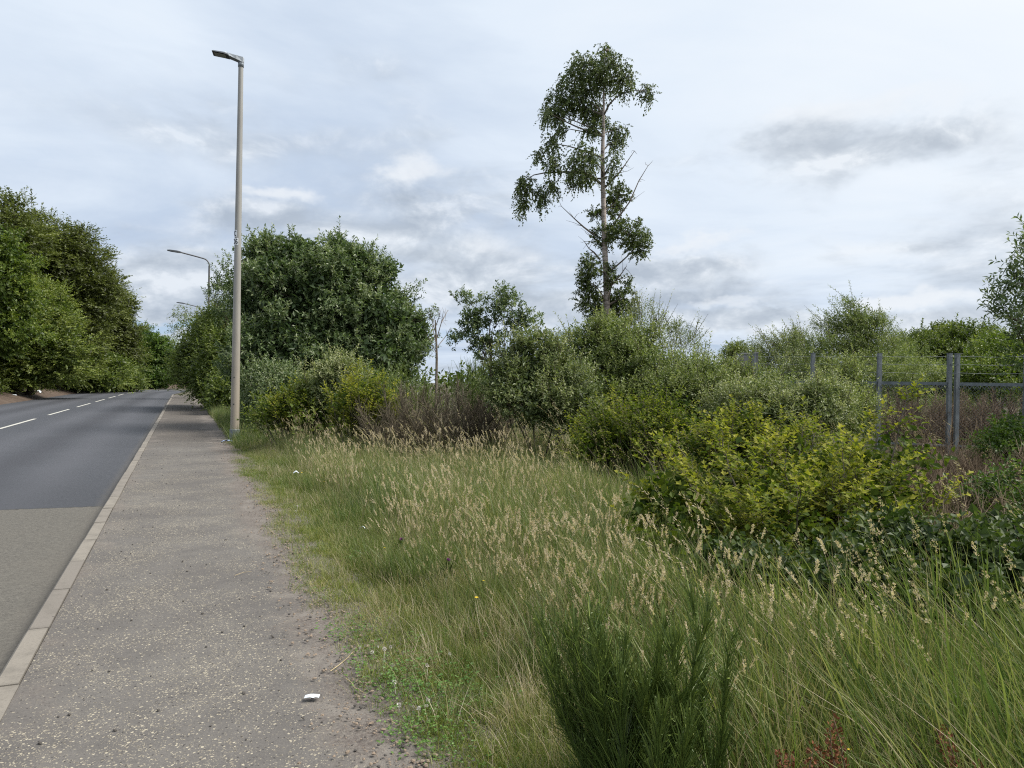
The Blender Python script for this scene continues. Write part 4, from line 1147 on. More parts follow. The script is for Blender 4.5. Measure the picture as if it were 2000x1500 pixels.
# broom
broomM = dict(rad=.004, K=4)
whips('broom_bush', 'brown twiggy broom bush in front of the trees, nearly leafless', 'shrub', (*G(830, 858)[:2] * 0 + np.array([P(815, 800, 13.2)[0], 13.2]), -.03), M_BROOMB, 91, 60, 1.35, .95, 80, .40, ang=.6, tm=.5, leaf=2200, spread_base=.22, **broomM)
whips('broom_bush', 'dusky brown broom bush with green tips left of the green willow', 'shrub', (P(905, 800, 13.8)[0], 13.8, -.03), M_BROOMB, 92, 50, 1.5, .8, 75, .42, ang=.6, tm=.42, leaf=2600, spread_base=.2, **broomM)
whips('broom_bush', 'upright dark green broom bush behind the brown ones', 'shrub', (P(925, 800, 15)[0], 15.0, -.03), M_BROOM, 93, 40, 1.85, .5, 60, .42, tm=.5, leaf=3500, spread_base=.25, **broomM)
whips('broom_bush', 'green stemmed broom bush behind the yellow hawthorn', 'shrub', (P(770, 800, 15)[0], 15.0, -.03), M_BROOM, 94, 36, 1.7, .6, 60, .42, tm=.7, leaf=3500, spread_base=.25, **broomM)
whips('broom_bush', 'dark green feathery broom bush in the bottom foreground', 'shrub', (P(1262, 1500, 2.7)[0], 2.7, -.02), M_BROOM, 95, 34, .72, .50, 300, .15, rad=.0019, lean=(-.05, .02), tm=.50, leaf=9000, spread_base=.09, K=5, ang=.36)

# dead thicket beyond and around the fence
tw = dict(rad=.004, K=4, ang=.8)
for i, (px, d, hgt, lab) in enumerate(((1790, 18.5, 1.55, 'dry brown thicket behind the rail between the middle and double posts'), (1950, 18.6, 1.6, 'reddish brown dead gorse behind the rail right of the double post'),
                                       (1895, 10.5, .95, 'tangled grey brown dead stems at the foot of the double post'), (1840, 8.2, .72, 'bare twiggy stems beside the right flank of the large hawthorn'), (1960, 9.0, .85, 'dry tangled stems near the right edge below the fence'), (1880, 19, 1.4, 'low dead brown scrub behind the double post'), (1395, 8.3, .80, 'dried dark brown dock heads behind the large hawthorn'))):
    whips('dead_shrub' if i != 6 else 'dried_weed', lab, 'shrub' if i != 6 else 'weed', (P(px, 800, d)[0], d, -.03), M_DEAD, 100 + i, 60 if i != 6 else 7, hgt, .95 if i != 6 else .4, 80 if i != 6 else 40, .38 if i != 6 else .09, tm=.42 if i not in (1, 6) else .28, spread_base=.35 if i != 6 else .14, **({**tw, 'rad': .0042 if d > 15 else .0026} if i != 6 else {**tw, 'rad': .005}))

scr = []
rs = RX(140)
for _ in range(70):
    x_ = rs.uniform(-9, 24); y_ = rs.uniform(19.5, 32) if x_ > 5 else rs.uniform(15.5, 28)
    if across(x_, y_) > 3.6:
        scr.append((x_, y_, .35 + .2 * rs.random(), 1.5, 1.1, .55 + .45 * rs.random()))
u_ = plant('undergrowth', 'low scrub', 'scrub', scr, M_HAWD, 141, clumps=900, per=10, csize=.4, n=8, slen=.3, ll=.085, lw=.04, stems=10, srad=.01, core=1800, tmean=.5, local=True)
for k_ in ('label', 'category'):
    if k_ in u_: del u_[k_]
u_['kind'] = 'stuff'
# brambles on the right
rng = RX(120)


def bramble(label, rows, seed, n_cane, clumps, flowers=14):
    root = plant('bramble', label, 'shrub', px_lobes(rows), M_BRAMBLE, seed, clumps=clumps, per=8, csize=.15, n=6, slen=.14, ll=.048, lw=.036, tmean=.42, core=400, stems=n_cane, srad=.006, flat=.6, upb=.4)
    q, dq, _ = fill(px_lobes(rows), flowers * 3, RX(seed + 1), .95)
    g = Geo()
    front = q[np.argsort(q[:, 1] - .6 * q[:, 2])[:flowers]]
    for p_ in front:
        for k in range(5):
            a_ = k * 1.2566
            d_ = np.array([[math.cos(a_), math.sin(a_) * .6 - .5, math.sin(a_) * .8 + .25]])
            g.leaves(p_[None], unit(d_), np.array([[0, -.7, .7]]), .014, .012, np.array([.9]))
    g.build('blossom', M_PETAL, root, kind='stuff')
    return root


bramble('dark bramble patch with white blossom under the right flank of the hawthorn', [(1770, 1080, 90, 60, 5.0, .35), (1700, 1130, 110, 50, 4.7, .35), (1600, 1160, 120, 40, 4.6, .3), (1450, 1130, 110, 40, 4.9, .3)], 121, 26, 170)
bramble('dark bramble patch at the right edge of the picture', [(1890, 1120, 90, 55, 4.7, .35), (1990, 1150, 90, 80, 4.5, .4), (1870, 1200, 90, 50, 4.2, .35), (1990, 1060, 60, 40, 5.2, .3), (1780, 1225, 80, 36, 4.1, .3)], 123, 30, 150, 18)
for i_, (px_, d_, h_, lab_) in enumerate(((1930, 4.9, .62, 'dry grey stems arching out of the bramble patch at the right edge'), (1840, 5.6, .70, 'brown dead stems between the large hawthorn and the right edge brambles'), (1990, 6.2, .8, 'dead bracken coloured stems at the right edge above the brambles'))):
    whips('dead_shrub', lab_, 'shrub', (P(px_, 800, d_)[0], d_, -.03), M_DEAD, 130 + i_, 26, h_, 1.0, 40, .34, tm=.42, spread_base=.3, rad=.0022, K=4, ang=.8)
shrub('bright green hogweed-like shrub at the right edge below the fence', [(1975, 860, 46, 24, 9.6, .3), (2010, 880, 60, 34, 9.4, .3), (1950, 885, 30, 20, 9.4, .25)], M_LIME, 125, 70, per=10, csize=.13, n=8, slen=.15, ll=.05, lw=.026, tmean=.42)
shrub('green leafy nettles at the right edge above the brambles', [(1955, 985, 40, 26, 7.4, .3), (1995, 960, 36, 34, 7.2, .3)], M_LIME, 126, 40, 'nettle', per=8, csize=.13, n=8, slen=.2, ll=.05, lw=.024, tmean=.3)
# undergrowth that closes the ground under the trees
bl = [(*road_pt(s_, 3.4 + 1.2 * ((i * 7) % 3) / 2, .45), 1.3, .9, .55) for i, s_ in enumerate(np.arange(21.5, 74, 1.5))]
bl = [(b_[0], b_[1], b_[2], .8, .8, .5 + .1 * (i % 3)) for i, b_ in enumerate(bl)]
u_ = plant('undergrowth', 'low weeds and nettles', 'weeds', bl, M_HAWD, 127, clumps=380, per=10, csize=.32, n=8, slen=.25, ll=.075, lw=.032, stems=6, srad=.01, core=500, tmean=.6, local=True)
for k_ in ('label', 'category'):
    if k_ in u_: del u_[k_]
u_['kind'] = 'stuff'
far_l = [(float(x_), 85 + 9 * math.sin(x_ * .21), 1.2, 7, 4, 2.0 + .8 * math.sin(x_ * .5)) for x_ in np.arange(-5, 90, 6.5)]
u_ = plant('far_woods', 'distant band of low trees', 'trees', far_l, M_HAWD, 128, clumps=260, per=10, csize=1.2, n=6, slen=.8, ll=.45, lw=.25, stems=6, srad=.04, core=600, local=True)
for k_ in ('label', 'category'):
    if k_ in u_: del u_[k_]
u_['kind'] = 'stuff'

# ------------------------------------------------------------------ fence
fb = P(1718, 760, 17.9)


def fence_top(px, d, py=690):
    return P(px, py, d)


fence = empty('fence', 'galvanised steel security fence with barbed wire strands and a mesh topped rail', 'fence', (fb[0], fb[1], 0))


def post(px, d, top, name='post', w_=.088):
    p = P(px, top, d)
    g = Geo(); g.box((p[0], p[1], p[2] / 2 - .05), (w_, w_, p[2] + .1)); o = g.build(name, M_GALV, fence)
    g = Geo(); g.box((p[0], p[1], p[2] + .004), (w_ + .012, w_ + .012, .012)); g.build('post_cap', M_GALV, o)
    return p


pa = post(1588, 18.6, 690); pb = post(1718, 17.9, 690.5); pc = post(1855, 17.3, 690.5); pd = post(1870, 17.24, 691); pe = post(2005, 16.7, 692); pf = post(1458 + 14, 19.3, 691)
RZ = 1.76


def rail(p, q, z, h_, part='rail', t_=.05, mat=None):
    c = (p + q) / 2; L = np.linalg.norm((q - p)[:2]); rz = math.atan2(q[1] - p[1], q[0] - p[0])
    g = Geo(); g.box((c[0], c[1], z), (L - .1, t_, h_), rz)
    return g.build(part, mat or M_RAIL, fence)


for p, q in ((pf, pa), (pa, pb), (pb, pc), (pd, pe)):
    r_ = rail(p, q, RZ, .075)
    rail(p, q, .30, .05)
    # selvedge of the chain link: a zig-zag along the underside of the rail, and the mesh below
    L = np.linalg.norm((q - p)[:2]); dv = (q - p) / L; dv[2] = 0
    nz_ = int(L / .047); k = np.arange(nz_ + 1)
    zg = p[None] + dv * (k * L / nz_)[:, None]; zg[:, 2] = RZ - .035 - .085 * (k % 2); zg[:, 1] -= .032
    g = Geo(); g.tubes(zg, np.full(len(zg), .015), 4); g.build('mesh_selvedge', M_RAIL, fence)
    hgt = 1.42; sp_ = .075; arr = []
    for x in np.arange(-hgt, L, sp_):
        for sgn in (1, -1):
            x0, z0, x1, z1 = x, 0., x + hgt, hgt
            if x0 < 0: z0 = -x0; x0 = 0.
            if x1 > L: z1 = hgt - (x1 - L); x1 = L
            if sgn < 0: x0, x1 = L - x0, L - x1
            a_ = p + dv * x0; a_[2] = .32 + z0; b_ = p + dv * x1; b_[2] = .32 + z1
            a_[1] -= .028 + .004 * sgn; b_[1] -= .028 + .004 * sgn
            arr.append([a_, b_])
    g = Geo(); g.tubes(np.array(arr), np.full((len(arr), 2), .0016), 3); o = g.build('chain_link', M_GALV, fence, kind='stuff')
P_list = [P(1330, 691, 20.0), pf, pa, pb, pc, pd, pe, pe + (pe - pd) * 1.3]
for zoff in (.05, .24, .44):
    pts = []
    for i in range(len(P_list) - 1):
        for f in (0, .5):
            v = P_list[i] * (1 - f) + P_list[i + 1] * f; v = v.copy(); v[2] = 2.46 - zoff - (.02 if f else 0); v[1] -= .056; pts.append(v)
    g = Geo(); g.tubes(np.array(pts), np.full(len(pts), .0032), 4)
    for i in range(len(pts) - 1):
        for f in np.arange(.05, 1, .18):
            c = pts[i] * (1 - f) + pts[i + 1] * f
            g.tubes(np.array([c - [.02, 0, .02], c + [.02, 0, .02]]), np.array([.002, .002]), 3)
    g.build('barbed_wire', M_GALV, fence)
for px, top, d, w_, lab in ((1454, 691, 24, .27, 'wide grey concrete gate pillar rising out of the willow thicket'), (1475, 690, 25, .16, 'narrow grey concrete pillar right beside the wide one')):
    p = P(px, top, d)
    g = Geo(); g.box((p[0], p[1], p[2] / 2 - .1), (w_, w_, p[2] + .2)); g.box((p[0], p[1], p[2] + .012), (w_ + .03, w_ + .03, .03), taper=.9)
    o = g.build('gate_pillar', plain('pillar_concrete', (.16, .165, .17), (.11, .115, .12), 6, .9), None)
    tag(o, lab, 'pillar')

# ------------------------------------------------------------------ grass: tufts spread over the verge
def blades(g, n, r, h0, h1, wd, rng, lean=.25, bend=.35, tint=(.1, .5), K=5, wind=-.12):
    a = rng.random(n) * 6.283; q = r * np.sqrt(rng.random(n))
    b = np.stack([np.cos(a) * q, np.sin(a) * q, np.full(n, -.02)], -1)
    h = h0 + (h1 - h0) * rng.random(n) ** 1.2
    la = rng.random(n) * 6.283
    ld = np.stack([np.cos(la) * lean + wind, np.sin(la) * lean, np.zeros(n)], -1) * (.4 + rng.random((n, 1)))
    t = np.linspace(0, 1, K)
    bd = bend * rng.random((n, 1)) ** 1.5
    c = b[:, None] + ld[:, None] * (h[:, None] * t ** 1.7)[..., None]
    c[..., 2] += h[:, None] * (t - bd * t ** 2.6)
    fa = rng.random(n) * 3.1416
    s = np.stack([np.cos(fa), np.sin(fa), np.zeros(n)], -1)
    w_ = 1.3 * wd * (.6 + .7 * rng.random((n, 1))) * (1 - t[None] ** 2.2) + .0004
    V = np.stack([c - s[:, None] * w_[..., None] * .5, c + s[:, None] * w_[..., None] * .5], 2)
    i = np.arange(n)[:, None] * K * 2 + np.arange(K - 1)[None] * 2
    Q = np.stack([i, i + 1, i + 3, i + 2], -1).reshape(-1, 4)
    tt = tint[0] + (tint[1] - tint[0]) * rng.random((n, 1)) + .10 * t[None] + .25 * np.exp(-t[None] * 9)
    g.add(V.reshape(-1, 3), Q, a=np.repeat(np.clip(tt, 0, 1), 2, 1).reshape(-1))
    return c


def heads(g, n, r, h0, h1, rng, kind, tint, wind=-.22, lean=.12):
    a = rng.random(n) * 6.283; q = r * np.sqrt(rng.random(n))
    b = np.stack([np.cos(a) * q, np.sin(a) * q, np.full(n, -.02)], -1)
    h = h0 + (h1 - h0) * rng.random(n)
    la = rng.random(n) * 6.283
    ld = np.stack([np.cos(la) * lean + wind, np.sin(la) * lean, np.zeros(n)], -1) * (.5 + rng.random((n, 1)))
    t = np.linspace(0, 1, 7)
    c = b[:, None] + ld[:, None] * (h[:, None] * t ** 1.9)[..., None]
    c[..., 2] += h[:, None] * t
    g.tubes(c, np.linspace(.0011, .0007, 7)[None], 3, a=np.clip(.5 + .2 * rng.random(n), 0, 1))
    d = unit(c[:, -1] - c[:, -2])
    for j in range(n):
        if kind == 'fog':                                   # soft spindle, nodding
            L = rng.uniform(.055, .095); m = 38
            f = rng.random(m)
            nod = np.array([wind * 1.6, 0, -.25])
            ax = c[j, -1] + d[j] * (L * f)[:, None] + nod * (L * f ** 2)[:, None] * .6
            rd = unit(rng.normal(size=(m, 3)))
            rr = .0055 * np.sin(np.pi * (.12 + .85 * f)) [:, None]
            g.leaves(ax + rd * rr * .4, unit(d[j] + rd * .75), unit(rng.normal(size=(m, 3))), .012, .0046, np.clip(tint + rng.normal(size=m) * .09, 0, 1))
        elif kind == 'cock':                                # clumped one-sided panicle
            L = rng.uniform(.08, .14)
            for k in range(6):
                f = k / 5
                cc = c[j, -1] + d[j] * L * f + unit(rng.normal(size=3)) * .012 * (1 - f) + np.array([wind * .05, 0, 0])
                m = 9
                rd = unit(rng.normal(size=(m, 3)))
                g.leaves(cc + rd * .005, unit(d[j] + rd * .7), unit(rng.normal(size=(m, 3))), .012, .0045, np.clip(tint + rng.normal(size=m) * .09, 0, 1))
        else:                                               # open oat panicle with hanging spikelets
            L = rng.uniform(.14, .24); m = 26
            f = rng.random(m)
            ax = c[j, -1] + d[j] * (L * (f - .25))[:, None] + np.array([wind * .7, 0, -.12]) * (L * f ** 2)[:, None]
            rd = unit(rng.normal(size=(m, 3)) * np.array([1, 1, .3]))
            g.leaves(ax + rd * (.018 * (1 - f))[:, None] * rng.random((m, 1)), unit(d[j] * .8 + rd * .4 + np.array([wind, 0, -.15])), unit(rng.normal(size=(m, 3))), .014, .0038, np.clip(tint + rng.normal(size=m) * .09, 0, 1))


def scatter(name, protos, pts, scl, rz, shade, tilt=.12, seed=0):
    rng = RX(seed)
    n = len(pts)
    me = bpy.data.meshes.new(name)
    me.vertices.add(n); me.vertices.foreach_set('co', np.asarray(pts, np.float32).ravel())
    for k, v, ty in (('idx', rng.integers(0, len(protos), n), 'INT'), ('scl', scl, 'FLOAT'), ('shade', shade, 'FLOAT')):
        me.attributes.new(k, ty, 'POINT').data.foreach_set('value', np.asarray(v, np.int32 if ty == 'INT' else np.float32))
    rot = np.stack([rng.normal(size=n) * tilt, rng.normal(size=n) * tilt, rz], -1)
    me.attributes.new('rot', 'FLOAT_VECTOR', 'POINT').data.foreach_set('vector', rot.astype(np.float32).ravel())
    o = bpy.data.objects.new(name, me)
    C.objects.link(o)
    ng = bpy.data.node_groups.new(name, 'GeometryNodeTree')
    ng.interface.new_socket('Geometry', in_out='INPUT', socket_type='NodeSocketGeometry')
    ng.interface.new_socket('Geometry', in_out='OUTPUT', socket_type='NodeSocketGeometry')
    N, L = ng.nodes, ng.links
    gi, go = N.new('NodeGroupInput'), N.new('NodeGroupOutput')
    jn = N.new('GeometryNodeJoinGeometry')
    for p_ in protos:
        oi = N.new('GeometryNodeObjectInfo'); oi.inputs['Object'].default_value = p_; oi.inputs['As Instance'].default_value = False
        g2 = N.new('GeometryNodeGeometryToInstance')
        L.new(oi.outputs['Geometry'], g2.inputs[0]); L.new(g2.outputs[0], jn.inputs[0])
    ip = N.new('GeometryNodeInstanceOnPoints')
    ip.inputs['Pick Instance'].default_value = True

    def na(nm, ty):
        k = N.new('GeometryNodeInputNamedAttribute'); k.data_type = ty; k.inputs['Name'].default_value = nm
        return k.outputs['Attribute']
    L.new(gi.outputs[0], ip.inputs['Points']); L.new(jn.outputs[0], ip.inputs['Instance'])
    L.new(na('idx', 'INT'), ip.inputs['Instance Index']); L.new(na('scl', 'FLOAT'), ip.inputs['Scale'])
    L.new(na('rot', 'FLOAT_VECTOR'), ip.inputs['Rotation'])
    L.new(ip.outputs[0], go.inputs[0])
    md = o.modifiers.new('tufts', 'NODES'); md.node_group = ng
    o['kind'] = 'stuff'
    return o


def proto(fn, seeds, mat, nm):
    out = []
    for s in seeds:
        g = Geo(); fn(g, RX(s)); out.append(g.build(nm, mat, link=False))
    return out


def f_turf(g, r): blades(g, 70, .13, .04, .13, .0030, r, .5, .4, (.15, .75), 4, -.1)
def f_mid(g, r):
    blades(g, 52, .15, .16, .42, .0038, r, .30, .5, (.0, .42)); blades(g, 16, .15, .15, .40, .0026, r, .4, .4, (.5, .8))
def f_tall(g, r):
    blades(g, 40, .15, .30, .66, .0046, r, .26, .55, (.0, .40)); blades(g, 14, .16, .25, .60, .0028, r, .3, .4, (.5, .8))
def f_fog(g, r):
    heads(g, 9, .17, .36, .72, r, 'fog', .97, -.05, .20); blades(g, 10, .15, .2, .5, .003, r, .3, .4, (.3, .75))
def f_oat(g, r):
    heads(g, 4, .12, .65, .95, r, 'oat', .76, -.30); blades(g, 14, .12, .3, .7, .0045, r, .25, .5, (.05, .4), 5, -.3)
def f_cock(g, r):
    heads(g, 5, .12, .55, .95, r, 'cock', .80, -.40); blades(g, 16, .13, .35, .75, .0078, r, .22, .6, (.05, .40), 6, -.35)
def f_coarse(g, r):
    blades(g, 26, .13, .35, .82, .0088, r, .24, .65, (.05, .52), 6, -.35); blades(g, 12, .13, .3, .7, .003, r, .3, .4, (.5, .85), 5, -.3)
def f_straw(g, r): blades(g, 40, .16, .15, .46, .0026, r, .4, .5, (.55, .88))
def f_blue(g, r): blades(g, 60, .13, .15, .34, .003, r, .35, .35, (.10, .38))


def f_clover(g, r):
    n = 46
    a = r.random(n) * 6.283; q = .14 * np.sqrt(r.random(n)); z = .03 + .07 * r.random(n)
    for k in range(3):
        th = r.random(n) * 6.283 + k * 2.094
        d = np.stack([np.cos(th), np.sin(th), np.full(n, .1)], -1)
        b = np.stack([np.cos(a) * q, np.sin(a) * q, z], -1)
        g.leaves(b, unit(d), np.tile([0, 0, 1.], (n, 1)) + r.normal(size=(n, 3)) * .35, .011, .010, r.random(n), fold=.05)


T_TURF = proto(f_turf, (1, 2, 3, 4), M_TURF, 'turf_tuft'); T_MID = proto(f_mid, (5, 6, 7, 8), M_GRASS, 'grass_tuft'); T_TALL = proto(f_tall, (9, 10, 11, 12), M_GRASS, 'grass_tuft')
T_FOG = proto(f_fog, (13, 14, 15, 16), M_GRASS, 'seed_tuft'); T_OAT = proto(f_oat, (17, 18, 19), M_GRASS, 'seed_tuft'); T_COCK = proto(f_cock, (20, 21, 22, 23), M_GRASS, 'seed_tuft')
T_COARSE = proto(f_coarse, (24, 25, 26, 27), M_GRASS, 'grass_tuft'); T_STRAW = proto(f_straw, (28, 29, 30), M_GRASS, 'straw_tuft'); T_CLOV = proto(f_clover, (31, 32), M_CLOVER, 'clover_tuft')


def vnoise(x, y, s, k=0.0):
    return (np.sin(x * s + 1.3 + k) * np.cos(y * s * .9 + .4 * k) + .6 * np.sin(x * s * 2.1 + y * s * 1.3 + 2 + k) + .4 * np.cos(x * s * 3.7 - y * s * 4.1 + k)) / 2.0


def spots(n, seed, amin=1.80, amax=14, y0=.6, y1=19, near=4.0, rag=.13):
    """random places on the verge, thinning with distance from the viewpoint"""
    rng = RX(seed)
    y = y0 + (y1 - y0) * rng.random(n * 12) ** 1.0
    x = -11 + 22 * rng.random(n * 12)
    a = across(x, y)
    e = amin + np.interp(along(x, y), [0, 4, 8, 20], [-.02, .0, -.02, .10]) + rag * vnoise(x, y, 2.3) + .08 * vnoise(x, y, 7.0, 2)
    ok = (a > e) & (a < amax) & (np.abs(x) < .86 * y + 1.6) & (rng.random(len(x)) < np.minimum(1, (near / np.maximum(y, .5)) ** .9))
    ok &= (x - LB[0]) ** 2 + (y - LB[1]) ** 2 > .03
    x, y, a, e = x[ok][:n], y[ok][:n], a[ok][:n], e[ok][:n]
    return x, y, a - e


def pick(x, y, w_, m, rng):
    k = m & (rng.random(len(x)) < w_)
    return k


def put(name, protos, n, seed, sel, sfun, rzr=.6, **kw):
    x, y, q = spots(n, seed, **kw)
    rng = RX(seed + 500)
    m = sel(x, y, q, rng)
    x, y, q = x[m], y[m], q[m]
    z = -.03 + .04 * np.clip(q / .8, 0, 1)
    sc_ = sfun(x, y, q) * (.75 + .5 * rng.random(len(x)))
    sh = np.clip(.5 + .45 * vnoise(x, y, 1.1, seed) + rng.normal(size=len(x)) * .15, 0, 1)
    return scatter(name, protos, np.stack([x, y, z], -1), sc_, rng.normal(size=len(x)) * rzr, sh, seed=seed)


shade_zone = lambda x, y: (x > .95) & (y > 3.7) & (across(x, y) > 4.0)      # bramble and hawthorn ground
hgt = lambda x, y, q: np.clip(.30 + q * .62, .3, 1.0)
put('turf', T_TURF, 16000, 1, lambda x, y, q, r: (q < 1.25), lambda x, y, q: .8 + .5 * np.clip(q, 0, 1.2), 3, amax=6)
put('grass', T_MID, 9000, 2, lambda x, y, q, r: (q > .22 + .25 * r.random(len(x))) & ~(shade_zone(x, y) & (r.random(len(x)) < .75)), lambda x, y, q: np.clip(.35 + q * .40, .4, 1.05))
put('grass', T_TALL, 8500, 3, lambda x, y, q, r: (q > .75 + .5 * r.random(len(x))) & ~(shade_zone(x, y) & (r.random(len(x)) < .85)) & (vnoise(x, y, 1.0, 3) + r.random(len(x)) > .25), hgt)
put('seed_heads', T_FOG, 2500, 4, lambda x, y, q, r: (q > .7) & ~shade_zone(x, y) & (y > 3.0) & (vnoise(x, y, .9, 7) + 1.3 * r.random(len(x)) > .45), hgt, near=7)
put('seed_heads', T_COCK, 460, 5, lambda x, y, q, r: (q > 1.5) & (x > -.2) & (y < 5.2) & ~((x < 1.0) & (y < 2.9)) & (r.random(len(x)) < .20), lambda x, y, q: .95 + 0 * q, rzr=.3)
put('seed_heads', T_OAT, 1500, 6, lambda x, y, q, r: (q > 1.2) & (r.random(len(x)) < np.where(y < 5.5, .10, .22)), lambda x, y, q: np.where(y > 9, 1.12, .95), rzr=.4, near=8)
put('coarse_grass', T_COARSE, 3800, 7, lambda x, y, q, r: (q > 1.4) & (x > .35) & (y < 5.0) & ~(shade_zone(x, y) & (r.random(len(x)) < .55)) & (across(x, y) > 2.9), lambda x, y, q: np.interp(x, [.4, 1.2, 2.5], [.6, .85, 1.0]), rzr=.35)
put('dry_grass', T_STRAW, 5200, 8, lambda x, y, q, r: (q > .25) & ~shade_zone(x, y) & (vnoise(x, y, 1.3, 11) + r.random(len(x)) > .55), lambda x, y, q: np.clip(.45 + q * .35, .5, 1.2))
put('clover', T_CLOV, 1800, 9, lambda x, y, q, r: (q < .9) & (q > .0) & (vnoise(x, y, 1.7, 1) + .5 * r.random(len(x)) > .42), lambda x, y, q: 1 + 0 * q, 3, amax=5, y1=9)

put('seed_heads', T_COCK + T_OAT, 400, 12, lambda x, y, q, r: (x > 1.0) & (y > 2.6) & (y < 5.0) & (r.random(len(x)) < .26), lambda x, y, q: 1.02 + 0 * q, rzr=.3)
T_BLUE = proto(f_blue, (33, 34, 35), M_GRASS, 'tussock_tuft')
rt = RX(240)
tp_, ts_ = [], []
for (px, py, r_, n_, sc_) in ((650, 930, .45, 26, 1.2), (690, 1070, .26, 18, 1.0), (720, 1000, .3, 16, 1.1), (840, 1110, .32, 46, 1.35), (760, 960, .5, 34, 1.3), (1130, 990, .5, 60, 1.45), (1060, 930, .6, 40, 1.3), (980, 1190, .3, 30, 1.1), (590, 890, .5, 22, 1.2), (900, 1000, .4, 30, 1.3), (1240, 1000, .4, 40, 1.4), (1180, 1080, .3, 40, 1.4)):
    c = G(px, py + 30)
    a_ = rt.random(n_) * 6.283; q_ = r_ * np.sqrt(rt.random(n_))
    tp_.append(np.stack([c[0] + np.cos(a_) * q_, c[1] + np.sin(a_) * q_ * .8, np.full(n_, .0)], -1)); ts_.append(sc_ * (.7 + .5 * rt.random(n_)))
tp_ = np.concatenate(tp_); ts_ = np.concatenate(ts_)
k_ = across(tp_[:, 0], tp_[:, 1]) > 2.25
tp_, ts_ = tp_[k_], ts_[k_]
scatter('tussock_grass', T_BLUE, tp_, ts_, rt.normal(size=len(tp_)) * 1.5, tp_[:, 0] * 0 + .25 + .5 * rt.random(len(tp_)), seed=241)
# clover blossom, buttercups
def f_blossom(g, r):
    for _ in range(2):
        c = np.array([r.normal() * .09, r.normal() * .09, r.uniform(.05, .11)])
        m = 46
        d = unit(r.normal(size=(m, 3)) + np.array([0, 0, .35]))
        g.leaves(np.tile(c, (m, 1)) + d * .004, d, unit(r.normal(size=(m, 3))), .0072, .0046, .5)
        g.tubes(np.array([[c[0], c[1], -.02], c]), np.array([.0012, .0010]), 3)
def f_yellow(g, r):
    c = np.array([0, 0, r.uniform(.25, .45)])
    for k in range(5):
        th = k * 1.2566
        d = np.array([[math.cos(th), math.sin(th), .5]])
        g.leaves(c[None], unit(d), np.array([[0, 0, 1.]]), .012, .012, .5)
T_BLO = proto(f_blossom, (41, 42, 43), M_PETAL, 'clover_blossom'); T_YEL = proto(f_yellow, (44, 45), M_YPETAL, 'yellow_blossom')
put('clover_blossom', T_BLO, 900, 10, lambda x, y, q, r: (q < .75) & (q > .05) & (vnoise(x, y, 1.7, 1) > .05) & (r.random(len(x)) < .30), lambda x, y, q: 1.0 + 0 * q, 3, amax=5, y1=9)
put('buttercups', T_YEL, 300, 11, lambda x, y, q, r: (q > .5) & (r.random(len(x)) < .28), lambda x, y, q: 1 + 0 * q, 3)
# far verge tufts on the bank and along the footpath edge beyond the lamp
rng = RX(200)
s_ = rng.uniform(30, 130, 1600); a_ = -10.4 - 1.6 * rng.random(1600)
pp = road_pt(s_, a_, .45 + .1 * np.clip(-10.6 - a_, 0, 1))
scatter('bank_grass', T_STRAW + T_MID, pp[vnoise(pp[:, 0], pp[:, 1], .8) > -.1], np.full((vnoise(pp[:, 0], pp[:, 1], .8) > -.1).sum(), 1.5), rng.random((vnoise(pp[:, 0], pp[:, 1], .8) > -.1).sum()) * 6, rng.random((vnoise(pp[:, 0], pp[:, 1], .8) > -.1).sum()), seed=201)
s_ = rng.uniform(17, 75, 2600); a_ = 2.05 + 1.6 * rng.random(2600) ** 1.4
pp = road_pt(s_, a_, -.02)
scatter('path_edge_grass', T_MID + T_TALL, pp, .55 + .6 * rng.random(2600), rng.normal(size=2600), rng.random(2600) * .6, seed=202)

# ------------------------------------------------------------------ loose stones and grit on the footpath
def f_pebble(g, r):
    th = np.arange(6) * 1.047
    k = 1 + r.normal(size=(3, 6)) * .18
    V = [(math.cos(t) * k[j, i] * w_, math.sin(t) * k[j, i] * w_ * .8, z) for j, (z, w_) in enumerate(((-.2, .8), (.25, 1.0), (.7, .55))) for i, t in enumerate(th)]
    g.add(V, [[j * 6 + i, j * 6 + (i + 1) % 6, j * 6 + 6 + (i + 1) % 6, j * 6 + 6 + i] for j in range(2) for i in range(6)], [[12, 12 + i, 13 + i] for i in range(1, 5)])
PEB = proto(f_pebble, (51, 52, 53), M_PEBBLE, 'pebble'); GRT = proto(f_pebble, (54, 55, 56), M_GRIT, 'grit')
s_ = 2.2 + 18 * rng.random(420) ** 1.5; a_ = .05 + 1.75 * rng.random(420)
scatter('loose_gravel', PEB, road_pt(s_, a_, .008), .0035 + .008 * rng.random(420) ** 3, rng.random(420) * 6, rng.random(420), seed=210)
n_ = 5200
s_ = 2.0 + 17 * rng.random(n_) ** 1.4; a_ = 1.78 + np.interp(s_, [2, 4, 8, 20], [-.02, 0, .12, .30]) + .16 * rng.normal(size=n_)
scatter('grit_gravel', GRT + PEB[:1], road_pt(s_, a_, .018), .003 + .009 * rng.random(n_) ** 3, rng.random(n_) * 6, rng.random(n_), seed=211)

# straw stalks lying on the footpath
def stalk(label, pts, r=.0026):
    V = [G(*p, z=.022) for p in pts]
    g = Geo(); g.tubes(np.array(V), np.linspace(r, r * .6, len(V)), 5)
    o = g.build('straw_stalk', M_STRAW); tag(o, label, 'straw', 'straw stalks on the footpath')
    return o


